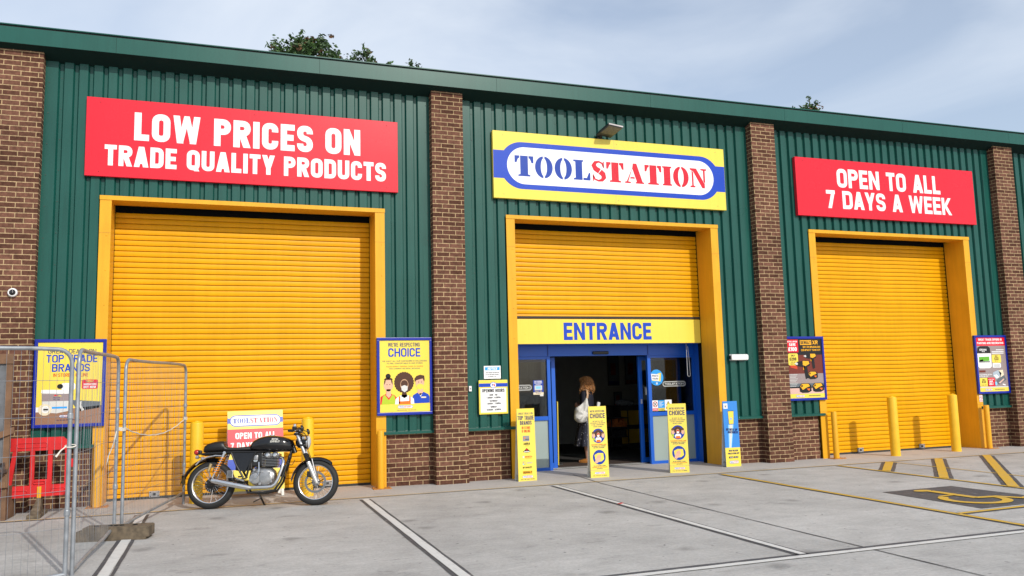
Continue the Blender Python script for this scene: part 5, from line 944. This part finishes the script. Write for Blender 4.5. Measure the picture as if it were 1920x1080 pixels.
# ================================================================== TEMPORARY WIRE FENCE
GALV = mat('galvanised_tube', (0.29,0.31,0.335), 0.45, 0.45, var=0.22, scale=9, bump=0.05, bscale=30); WIRE = mat('galvanised_wire', (0.30,0.31,0.33), 0.5, 0.5, var=0.1)
def fence_panel(label, a, c, H, seed, z0=.1, z1=.1):
    a = Vector((a[0], a[1], 0)); c = Vector((c[0], c[1], 0)); L = (c-a).length; rz = math.atan2((c-a).y, (c-a).x); rnd = random.Random(seed)
    t = thing('wire_fence', label, 'fence panel', a, rz, 'temporary wire fence panels'); rr = .13; zb = z0; ZB = lambda x: z0+(z1-z0)*x/L
    pts = [(0,0,.0),(0,0,H-rr)]+[(rr-rr*math.cos(R(q)),0,H-rr+rr*math.sin(R(q))) for q in range(15,90,15)]+[(rr,0,H)]
    pts += [(L*k/6, 0, H-.006*math.sin(k)) for k in range(1,6)]+[(L-x, y, z) for x, y, z in pts[::-1]]
    b = MB(); b.tube(pts, .0190, GALV, 10); b.tube([(0,0,z0),(L*.3,.006,ZB(L*.3)),(L*.7,-.008,ZB(L*.7)),(L,0,z1)], .0180, GALV, 10); b.build('tube_frame', t, True)
    m = MB(); n = int(L/.057)
    for i in range(1, n):
        x = L*i/n+rnd.uniform(-.004,.004); bow = rnd.uniform(-.012,.012); zt = H if rr < x < L-rr else H-rr+math.sqrt(max(0, rr*rr-(rr-min(x, L-x))**2))
        zb = ZB(x); m.tube([(x, .012, zb), (x+bow*.5, .02+bow, (zb+zt)*.5), (x-bow*.2, .012, zt)], .0014, WIRE, 4, caps=False)
    k = 0; z = .42
    while z < H-.12:
        m.tube([(0,-.010,z),(L*.25,.006+rnd.uniform(-.01,.01),z+rnd.uniform(-.012,.012)),(L*.6,.006+rnd.uniform(-.012,.012),z+rnd.uniform(-.012,.012)),(L,-.010,z)], .0021, WIRE, 4, caps=False); z += .325
    m.build('wire_mesh', t)
    for z in (.55, 1.40): b = MB(); b.lathe([(.024,-.025),(.026,-.02),(.026,.02),(.024,.025)], GALV, 12, Matrix.Translation((L, 0, z))); b.build('clamp', t)
    return t
fence_panel('nearest wire fence panel at the left edge, in front of the red barrier', (-6.58,-5.90), (-4.665,-5.085), 2.0, 1, .012, .02)
fence_panel('middle wire fence panel running back from the nearest one to the rubber foot', (-4.615,-5.05), (-4.470,-3.01), 2.0, 2, .03, .115)
fence_panel('farthest wire fence panel, tied with rope and ending at a yellow bollard', (-4.400,-2.945), (-3.810,-.40), 1.985, 3, .11, .16)
RUBF = mat('recycled_rubber', (0.115,0.088,0.058), 0.85, var=0.45, scale=14, bump=0.3, bscale=50)
t = thing('rubber_block', 'dirty brown rubber block holding two fence panels on the white line', 'fence foot', (-4.435,-3.17,0), R(-12)); b = MB()
pts = [(-.375,0),(.345,0),(.345,.03),(.375,.03),(.375,.135),(.36,.145),(-.315,.145),(-.315,.115),(-.375,.11)]; b.prism(pts, -.115, .115, RUBF); b.build('block', t)
b = MB()
for x in (-.06,.0,.06,-.2,.2): b.lathe([(0,.0),(.026,.0),(.026,.006),(.02,.007)], mat('socket_dark', (0.01,0.01,0.01), 0.9), 14, Matrix.Translation((x,.0,.1445)))
b.build('socket', t)
ROPE = mat('white_rope', (0.62,0.58,0.50), 0.8, bump=0.3, bscale=90)
A_, B_ = Vector((-4.395,-2.94,1.20)), Vector((-3.812,-.41,1.215)); b = MB()
pts = [A_.lerp(B_, i/24)+Vector((0,0,-.15*4*(i/24)*(1-i/24)+.004*math.sin(i*2.1))) for i in range(25)]; b.tube(pts, .007, ROPE, 7)
for C_ in (Vector((-4.435,-2.975,1.19)), Vector((-3.81,-.40,1.215))):
    for k in range(4):
        rx, ry = ((.055,.038) if C_.x < -4 else (.026,.026)); b.tube([C_+Vector((rx*math.cos(R(a)), ry*math.sin(R(a)), (.014*k-.02)*.7+.006*math.sin(R(a*2)))) for a in range(0,360,30)], .0045, ROPE, 6, True)
b.tube([Vector((-4.47,-3.02,1.18)), Vector((-4.50,-3.04,1.02)), Vector((-4.545,-3.06,.90)), Vector((-4.56,-3.07,.80))], [.008,.007,.006,.004], ROPE, 6)
tag(b.build('rope', None, True), 'white rope slung slackly across the farthest wire fence panel', 'rope')
b = MB(); C_ = Vector((-4.655,-5.09,1.135)); TIE = mat('white_tie', (0.72,0.66,0.58), 0.6)
b.tube([C_+Vector((.045*math.cos(R(a)), .035*math.sin(R(a)), .01*math.sin(R(a)))) for a in range(0,360,30)], .005, TIE, 6, True); b.tube([C_+Vector((-.03,-.03,0)), C_+Vector((-.07,-.05,-.035)), C_+Vector((-.095,-.06,-.075)), C_+Vector((-.105,-.06,-.085))], [.005,.006,.009,.011], TIE, 7)
tag(b.build('tie_strap', None, True), 'short white strap knotted round the nearest fence post', 'strap')

# red plastic barrier behind the fence
RPL = mat('red_plastic', (0.58,0.020,0.022), 0.42, var=0.14, scale=6, spec=0.3, streak=0.06)
t = thing('pedestrian_barrier', 'red plastic barrier with square openings against the wall', 'barrier', (-5.275,-.60,0), R(1)); b = MB()
b.prism([(-2,.86),(0,.86),(0,.962),(-.075,1.032),(-2,1.032)], -.028, .028, RPL); b.prism([(-2,.235),(-.72,.245),(-.02,.255),(0,.28),(0,.40),(-2,.40)], -.032, .032, RPL)
for x0, x1 in ((-.045,-.002),(-.252,-.197),(-.462,-.410),(-1.20,-1.14),(-1.42,-1.36),(-1.95,-1.90)): b.box(x0, x1, -.024, .024, .39, .87, RPL)
b.prism([(-.735,.39),(-.675,.39),(-.615,.87),(-.665,.87)], -.024, .024, RPL); b.box(-.411,-.251,-.0235,.0235,.39,.475, RPL)
for x0, x1, z0, z1 in ((-.62,-.26,.905,.965),(-.20,-.03,.30,.355),(-.68,-.48,.285,.34),(-.41,-.27,.42,.455)):
    c_ = Canvas(); q = c_.rr(x0, z0, x1, z1, (z1-z0)*.45, 5); b.tube([(x, -.031 if z1 > .8 else -.035, z) for x, z in q], .007, RPL, 6, True)
b.cbox(.0,.105,-.02,.02,.62,.73, RPL, .008); b.build('panel', t)
b = MB(); b.cbox(-.362,-.312,-.055,-.03,.235,.385, YEL_T, .006); b.build('foot_peg', t)
b = MB(); b.prism([(-.41,0),(-.29,0),(-.315,.245),(-.36,.245)], -.05, .05, RUBF); b.cbox(-.43,-.27,-.36,.30,0,.05, RUBF, .012); b.add([(-.41,-.30,.05),(-.29,-.30,.05),(-.31,-.045,.20),(-.37,-.045,.20),(-.41,-.05,.03),(-.29,-.05,.03)], [(0,1,2,3),(0,3,4),(1,5,2)], RUBF); b.build('rubber_foot', t)

# weathered timber frame, left edge
WD = mat('weathered_timber', (0.16,0.085,0.045), 0.8, var=0.35, scale=5, bump=0.25, bscale=25); WD2 = mat('grey_board', (0.12,0.125,0.135), 0.75, var=0.3, scale=6)
t = thing('timber_crate', 'weathered brown timber crate cut off by the left edge', 'crate', (-5.925,-.92,0), R(-3)); b = MB()
b.cbox(-.075,0,-.04,.03,.42,2.12, WD, .006); b.cbox(-1.25,-1.17,-.04,.03,0,2.12, WD, .006); b.cbox(-1.3,.012,-.055,-.03,2.02,2.15, WD, .006); b.prism([(-1.2,.62),(.055,1.12),(.055,1.20),(-1.2,.72)], -.075,-.04, WD); b.cbox(-1.2,-.02,-.05,-.03,.42,.50, WD, .006); b.build('frame', t)
b = MB()
for i in range(8): b.cbox(-1.16+i*.136,-1.16+i*.136+.128,-.02,.0,.45,2.03, WD2, .004)
b.build('boarding', t); b = MB(); b.cbox(-.08,-.02,.0,.5,0,.42, WD, .008); b.build('foot', t); b = MB(); b.cbox(-1.25,-1.17,.42,.50,0,2.1, WD, .006); b.build('rear_post', t)
b = MB(); b.tube([(-.10,-.06,.72),(-.04,-.09,.74),(-.03,-.10,.62),(-.09,-.08,.56)], .016, mat('rusty_iron', (0.09,0.06,0.05), 0.6, 0.5, var=0.4, scale=30), 8); b.cbox(-.12,-.0,-.085,-.06,.62,.66, MATS['rusty_iron'], .004); b.build('latch', t)

# ================================================================== TREES BEHIND THE ROOF
BARK = mat('bark', (0.09,0.07,0.05), 0.9, var=0.3, scale=8, bump=0.5, bscale=20)
LEAF = mat('tree_leaf', (0.045,0.095,0.022), 0.55, var=0.55, scale=1.6, rvar=0.1); LEAF2 = mat('tree_leaf_turning', (0.15,0.075,0.03), 0.6, var=0.4, scale=2)
def tree(label, x, y, lobes, zt, spread, nbody, seed):
    rnd = random.Random(seed); t = thing('tree', label, 'tree', (x, y, 0), group='trees showing above the roof line')
    b = MB(); b.tube([(0,0,0),(.06,.05,zt*.3),(-.05,0,zt*.55),(.05,.05,zt*.86)], [.30,.23,.16,.05], BARK, 12)
    for lx, lz, lr, n in lobes:
        z0 = zt*rnd.uniform(.55,.75); b.tube([(0,0,z0),(lx*.5+rnd.uniform(-.1,.1),rnd.uniform(-.3,.3),(z0+lz)*.5-.1),(lx,0,lz-lr*.3),(lx+rnd.uniform(-.05,.05),0,lz+lr*.85)], [.09,.05,.025,.006], BARK, 6)
    b.build('trunk', t, True)
    c = MB()
    def leaf(p, s, m):
        u = Vector((rnd.gauss(0,1), rnd.gauss(0,1), rnd.gauss(0,.6))).normalized(); w = u.cross(Vector((rnd.gauss(0,1), rnd.gauss(0,1), rnd.gauss(0,1)))).normalized()
        c.add([p-u*s, p-w*s*.45+u*s*.1, p+u*s, p+w*s*.45+u*s*.1], [(0,1,2,3)], m)
    for lx, lz, lr, n in lobes:
        for i in range(n//15):                                                # small sprays of leaves
            q = Vector((rnd.gauss(0,.5), rnd.gauss(0,.9), rnd.gauss(0,.48)))*lr; p0 = Vector((lx, 0, lz))+q; m = LEAF2 if rnd.random() < .06 else LEAF
            for k in range(9): leaf(p0+Vector((rnd.gauss(0,.065), rnd.gauss(0,.09), rnd.gauss(0,.065))), rnd.uniform(.07,.13), m)
        for k in range(6):                                                   # a shoot standing clear at the top
            leaf(Vector((lx+rnd.gauss(0,.05), 0, lz+lr*(.75+.1*k))), rnd.uniform(.05,.09), LEAF)
    for i in range(nbody):
        a = rnd.uniform(0, 6.283); h = rnd.uniform(0, 1); rr = spread*math.sin(math.pi*min(.97, .12+h*.8))**.7*rnd.uniform(.5,1); leaf(Vector((rr*math.cos(a), rr*math.sin(a), zt*.45+h*(zt*.93-zt*.45))), rnd.uniform(.10,.18), LEAF)
    c.build('crown', t); return t
tree('leafy tree top with several peaks above the roof left of centre', .1, 22, [(-1.12,16.05,.40,300),(-.85,15.85,.40,300),(-.35,16.0,.50,900),(-.05,16.35,.42,800),(.15,16.0,.55,900),(.42,16.25,.35,250),(.72,16.25,.50,520),(.80,16.55,.25,120),(1.15,15.95,.42,420),(1.30,15.8,.3,250),(-.6,16.1,.3,200)], 16.3, 3.4, 2600, 5)
tree('sparse twig tops just right of the leafy tree above the roof', 3.0, 22.5, [(-1.25,16.05,.16,60),(-.92,16.10,.26,130),(-.62,16.2,.24,110),(-.25,16.2,.32,170),(-.02,16.50,.26,130),(.22,16.08,.3,190),(.95,16.12,.12,45),(1.98,16.25,.20,90),(2.30,16.08,.14,45)], 16.0, 3.0, 1800, 6)
tree('small dark tree top above the roof at the right', 27.2, 22.5, [(-.98,16.05,.12,27),(-.55,15.95,.26,150),(-.2,15.98,.24,170),(.12,16.25,.30,320),(.28,16.05,.28,300),(.05,16.75,.10,18)], 16.05, 3.0, 1600, 8)

# ================================================================== INSIDE THE SHOP
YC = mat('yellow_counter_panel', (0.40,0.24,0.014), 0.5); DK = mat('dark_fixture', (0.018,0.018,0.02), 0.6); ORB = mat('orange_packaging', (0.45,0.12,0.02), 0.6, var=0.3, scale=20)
def wall_poster(label, x0, x1, z0, z1, mtop):
    t = thing('wall_poster', label, 'poster', ((x0+x1)/2, 6.995, (z0+z1)/2), group='dim posters on the shop back wall'); w, h = (x1-x0)/2, (z1-z0)/2
    b = MB(); b.cbox(-w, w, -.03, 0, -h, h, DK, .005); b.build('frame', t); c = Canvas(-.03); c.rect(-w+.02, -h+.02, w-.02, h-.02, 'slate'); c.up(); c.rect(-w+.02, -h+.02, w-.02, -h+.12, mtop); c.rect(-w*.5, -h*.3, w*.4, h*.5, 'dkred'); c.build('print', t)
wall_poster('tall dark poster nearest the middle of the dim back wall', 6.68, 7.02, 1.50, 2.30, 'navy'); wall_poster('tall dark poster beside the right door leaf inside the shop', 7.20, 7.56, 1.52, 2.29, 'dkred'); wall_poster('small low poster on the dim back wall', 6.84, 7.08, .95, 1.33, 'brick')
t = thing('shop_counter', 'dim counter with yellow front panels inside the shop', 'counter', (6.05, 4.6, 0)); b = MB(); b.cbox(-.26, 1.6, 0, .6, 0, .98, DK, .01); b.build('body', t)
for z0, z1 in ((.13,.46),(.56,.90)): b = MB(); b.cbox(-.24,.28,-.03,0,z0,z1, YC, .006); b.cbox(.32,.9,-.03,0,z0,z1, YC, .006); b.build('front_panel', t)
b = MB(); b.cbox(-.3,1.65,-.05,.65,.98,1.02, DK, .006); b.build('worktop', t)
b = MB(); b.ball((0,0,.07), .16, mat('clear_packaging', (0.25,0.27,0.3), 0.15, var=0.3, scale=20), 12, 8, (1.3,1,.5)); b.ball((.2,.05,.05), .12, MATS['clear_packaging'], 10, 6, (1.2,1,.5)); tag(b.build('parcel', None, False, (5.95,4.75,1.02)), 'grey plastic wrapped parcel on the shop counter', 'parcel')
t = thing('display_rack', 'dark rack of orange tool packs left of the shop counter', 'display rack', (5.55, 4.2, 0)); b = MB()
for z in (.1,.3,.52,.74): b.box(-.2,.25,0,.4,z,z+.02, DK)
for x in (-.2,.23): b.box(x,x+.02,0,.02,0,1.05, DK); b.box(x,x+.02,.38,.40,0,1.05, DK)
b.build('frame', t); b = MB()
for i in range(7): b.cbox(-.17+i*.056,-.17+i*.056+.048,.03,.3,.545,.545+.12+.04*(i % 3), ORB, .004)
for i in range(6): b.cbox(-.17+i*.064,-.17+i*.064+.055,.03,.3,.325,.325+.12+.03*(i % 2), DK, .004)
b.build('packs', t)
t = thing('shelf_rack', 'dark shelving of stock against the left shop wall', 'shelving', (3.25, 5.9, 0)); b = MB()
for z in (.1,.5,.9,1.3,1.7): b.box(-.9,.9,0,.45,z,z+.03, DK)
for x in (-.9,.0,.87): b.box(x,x+.03,0,.03,0,2.1, DK); b.box(x,x+.03,.42,.45,0,2.1, DK)
b.build('frame', t); b = MB(); rnd = random.Random(3)
for z in (.13,.53,.93,1.33):
    x = -.85
    while x < .8: w_ = rnd.uniform(.08,.2); b.cbox(x, x+w_-.01, .05, .4, z, z+rnd.uniform(.12,.3), rnd.choice((DK,DK,ORB,mat('navy_box', (0.01,0.015,0.06), 0.5), mat('card_box', (0.12,0.08,0.05), 0.7))), .004); x += w_
b.build('stock', t)
t = thing('floor_sign', 'narrow yellow board seen edge on inside the left door leaf', 'floor sign', (2.93, 1.80, .008), rot=(0, R(-2.5), R(84))); b = MB(); b.cbox(-.15,.15,-.01,.01,.0,1.235, YB, .006); b.build('board', t); b = MB(); b.cbox(-.12,.12,-.10,.10,0,.03, DK, .006); b.build('base', t)

# ================================================================== THE WOMAN IN THE DOORWAY
SKIN = mat('skin', (0.42,0.22,0.15), 0.5, var=0.06, scale=12); NAVY = mat('navy_jersey', (0.008,0.009,0.020), 0.8, bump=0.2, bscale=14); HAIR = mat('ginger_hair', (0.36,0.165,0.058), 0.42, var=0.55, scale=34); SHOE = mat('tan_shoe', (0.36,0.14,0.025), 0.45)
def dotted():
    m = mat('polka_dot_skirt', (0.008,0.009,0.022), 0.8, bump=0.15, bscale=12); t = m.node_tree; b = t.nodes['Principled BSDF']; src = b.inputs['Base Color'].links[0].from_socket
    v = t.nodes.new('ShaderNodeTexVoronoi'); v.inputs['Scale'].default_value = 26; v.inputs['Randomness'].default_value = 0.55; co = [n for n in t.nodes if n.type == 'TEX_COORD'][0]; t.links.new(co.outputs['Object'], v.inputs['Vector'])
    l = t.nodes.new('ShaderNodeMath'); l.operation = 'LESS_THAN'; l.inputs[1].default_value = 0.20; t.links.new(v.outputs['Distance'], l.inputs[0]); x = t.nodes.new('ShaderNodeMix'); x.data_type = 'RGBA'; x.inputs['B'].default_value = (0.45,0.45,0.5,1); t.links.new(l.outputs[0], x.inputs['Factor']); t.links.new(src, x.inputs['A']); t.links.new(x.outputs['Result'], b.inputs['Base Color']); return m
SKIRT = dotted()
woman = thing('person', 'woman in navy top and dotted skirt standing in the doorway with her back turned', 'person', (3.64, 1.86, .016), R(48))
J = []; E = []
def jv(p, r): J.append((p, r)); return len(J)-1
def chain(i, *ps):
    for p, r in ps: k = jv(p, r); E.append((i, k)); i = k
    return i
pel = jv((0,0,.93), .135); ch = chain(pel, ((0,-.005,1.06), .115), ((0,-.01,1.20), .125), ((0,-.01,1.33), .12)); nk = chain(ch, ((0,-.005,1.43), .052), ((0,.01,1.49), .052)); hdv = chain(nk, ((0,.02,1.55), .078), ((0,.015,1.61), .088), ((0,.005,1.66), .055)); chain(len(J)-3, ((0,.105,1.555), .014))
for s in (-1, 1):
    hp = chain(pel, ((s*.09,0,.86), .10), ((s*.095,.01,.48), .062), ((s*.095,-.015,.30), .056), ((s*.095,-.02,.09), .036), ((s*.10,-.01,.045), .036), ((s*.11,.10,.03), .030), ((s*.115,.16,.025), .022))
    sh = chain(ch, ((s*.10,-.01,1.36), .07), ((s*.175,-.015,1.355), .055))
    wr = chain(sh, ((s*.225,-.03,1.21), .043), ((s*.245,-.03,1.085), .036), ((s*.215,.05,1.075), .033), ((s*.13,.155,1.11), .022), ((s*.105,.18,1.12), .024), ((s*.075,.20,1.13), .024))
    for k, (dx, dz, ln) in enumerate(((-.030,.0,.062),(-.010,.006,.075),(.010,.006,.070),(.030,0,.055))): chain(wr, ((s*.052,.208,1.135+dx), .0095), ((s*(.052-ln*.6),.225+dz,1.137+dx*1.1), .0085), ((s*(.05-ln*.9),.212+dz,1.132+dx*1.1), .0075))
    chain(wr-1, ((s*.080,.175,1.165), .010), ((s*.058,.185,1.19), .0085))
bm = bmesh.new(); sk = bm.verts.layers.skin.verify(); vv = []
for i, (p, r) in enumerate(J): v = bm.verts.new(p); v[sk].radius = (r, r*.86 if i in (1,2,3) else r); v[sk].use_root = (i == 0); vv.append(v)
for a, c_ in E: bm.edges.new((vv[a], vv[c_]))
me = bpy.data.meshes.new('body'); bm.to_mesh(me); bm.free(); me.materials.append(SKIN); body = bpy.data.objects.new('body', me); COL.objects.link(body); body.parent = woman
md = body.modifiers.new('skin', 'SKIN'); md.use_smooth_shade = True; md.branch_smoothing = .6; ms = body.modifiers.new('sub', 'SUBSURF'); ms.levels = 1; ms.render_levels = 2
b = MB()
def rings(b, secs, m, n=36, fold=0.0, nf=9, cap=False):
    vs = []; fs = []
    for i, (z, rx, ry, ox, oy) in enumerate(secs):
        for k in range(n): a = 2*math.pi*k/n; f = 1+fold*(i/len(secs))*(math.sin(a*nf+i*.25)+.4*math.sin(a*(nf-4)+1)); vs.append((ox+rx*f*math.cos(a), oy+ry*f*math.sin(a), z))
    for i in range(len(secs)-1):
        for k in range(n): l = (k+1) % n; fs.append((i*n+k, i*n+l, (i+1)*n+l, (i+1)*n+k))
    if cap: fs.append(tuple(range((len(secs)-1)*n, len(secs)*n)))
    b.add(vs, fs, m)
rings(b, [(.90,.178,.150,0,-.005),(.96,.170,.143,0,-.005),(1.06,.152,.128,0,-.008),(1.15,.158,.128,0,-.012),(1.26,.172,.135,0,-.012),(1.34,.180,.128,0,-.015),(1.39,.150,.10,0,-.012),(1.425,.085,.07,0,-.005)], NAVY, 32)
for s in (-1, 1): b.tube([(s*.11,-.012,1.365),(s*.175,-.02,1.345),(s*.215,-.03,1.25),(s*.243,-.032,1.12)], [.072,.073,.064,.058], NAVY, 14)
b.build('top', woman, True)
b = MB(); rings(b, [(.99,.150,.125,0,-.005),(.93,.172,.150,0,-.005),(.84,.192,.172,0,-.01),(.72,.205,.19,0,-.005),(.58,.225,.21,0,0),(.46,.245,.235,0,0),(.37,.262,.252,0,0),(.33,.268,.258,0,0)], SKIRT, 72, .075, 10); b.build('skirt', woman, True)
for s in (-1, 1):
    b = MB(); rings(b, [(0.0,.040,.115,s*.108,.045),(.02,.043,.120,s*.108,.045),(.045,.042,.112,s*.108,.04),(.065,.036,.075,s*.104,.005),(.075,.030,.05,s*.10,-.015)], SHOE, 20, cap=True); b.build('shoe', woman, True)
b = MB(); b.ball((0,-.012,1.585), .112, HAIR, 20, 14, (1.02,1.02,1.05)); rnd = random.Random(11)
for i in range(340):
    a = rnd.uniform(0, 6.283); el = rnd.uniform(-.5, 1.35); d = Vector((math.cos(a)*math.cos(el), math.sin(a)*math.cos(el), math.sin(el)))
    if d.y > .55 and d.z < .6: continue
    p0 = Vector((0,-.012,1.582))+Vector((d.x*.108, d.y*.108, d.z*.112)); ln = rnd.uniform(.05,.11) if d.z > .3 else rnd.uniform(.08,.20); u = d.cross(Vector((0,0,1))); u = u.normalized() if u.length > .05 else Vector((1,0,0)); ph = rnd.uniform(0,6)
    pts = []
    for k in range(9): f = k/8; pts.append(p0+Vector((d.x,d.y,d.z*.4))*(.052*math.sin(f*2.0))+Vector((0,0,-ln*f))+(u*math.cos(ph+f*13)+d*math.sin(ph+f*13))*.019*(.4+f))
    b.tube(pts, [.009,.010,.011,.011,.011,.010,.009,.007,.004], HAIR, 5)
b.build('hair', woman, True)
for s in (-1, 1): b = MB(); b.ball((s*.032,.088,1.585), .011, mat('eye_white', (0.6,0.6,0.58), 0.2), 10, 8); b.build('eye', woman, True)
b = MB(); b.ball((0,.094,1.515), .022, mat('lip', (0.35,0.12,0.10), 0.5), 10, 6, (1,.4,.3)); b.build('mouth', woman, True)
# shoulder bag
BAGM = mat('silver_white_fabric', (0.52,0.51,0.48), 0.5, var=0.10, scale=6, bump=0.5, bscale=9); bag = thing('shoulder_bag', 'crumpled white shoulder bag hanging on the woman in the doorway', 'bag', (3.44, 1.60, 1.02), R(6))
o = [(.105,.285),(.035,.20),(-.06,.13),(-.145,.085),(-.165,.02),(-.185,-.09),(-.165,-.155),(-.10,-.205),(-.02,-.215),(.06,-.195),(.13,-.15),(.165,-.10),(.155,.02),(.13,.16)]
b = MB(); vs = []; fs = []; n = 56; rn = random.Random(4)
def out(k):
    f = k/n*len(o); i = int(f) % len(o); t_ = f-int(f); p = [Vector(o[(i+j) % len(o)]) for j in (-1,0,1,2)]; return .5*((2*p[1])+(p[2]-p[0])*t_+(2*p[0]-5*p[1]+4*p[2]-p[3])*t_*t_+(3*p[1]-p[0]-3*p[2]+p[3])*t_**3)
lay = [(-.085,.30),(-.082,.6),(-.065,.85),(-.03,.98),(.03,.98),(.065,.85),(.082,.6),(.085,.30)]
for y, s in lay:
    for k in range(n):
        q = out(k); cx_, cz_ = .0,-.06; w_ = .012*math.sin(k*1.25+q.y*18)+.010*math.sin(q.x*40+q.y*26); vs.append((cx_+(q.x-cx_)*s, y*(1.0 if q.y < .1 else .45)+w_*(1 if s < .97 else .3)*(-1 if y < 0 else 1), cz_+(q.y-cz_)*s))
for i in range(len(lay)-1):
    for k in range(n): l = (k+1) % n; fs.append((i*n+k, i*n+l, (i+1)*n+l, (i+1)*n+k))
fs.append(tuple(range(n))); fs.append(tuple(range(len(lay)*n-1, (len(lay)-1)*n-1, -1))); b.add(vs, fs, BAGM); b.build('body', bag, True)
b = MB(); pts = [(.10,.0,.26),(.105,-.015,.33),(.125,.03,.40),(.15,.10,.435),(.17,.17,.42),(.165,.22,.33),(.13,.16,.25),(.11,.06,.24)]; 
for dx in (0,.012,.024): b.tube([(x+dx, y, z) for x, y, z in pts], .009, mat('tan_strap', (0.55,0.36,0.22), 0.6), 8)
b.build('strap', bag, True)
b = MB(); b.cbox(-.10,-.03,-.012,.012,.0,.15, mat('white_paper', (0.6,0.6,0.58), 0.6), .003); o_ = b.build('receipt', None, False, (3.83,1.62,1.04)); o_.rotation_euler = (0,R(12),R(20)); tag(o_, 'small white paper held at the right side of the woman', 'paper')
# scraps on the slab
b = MB(); b.cbox(-.05,.05,-.02,.02,.0085,.014, mat('red_scrap', (0.5,0.03,0.03), 0.5), .002); o_ = b.build('litter_scrap', None, False, (1.58,-3.55,0)); o_.rotation_euler = (0,0,R(35)); tag(o_, 'small red scrap lying on the white line before the entrance', 'litter')
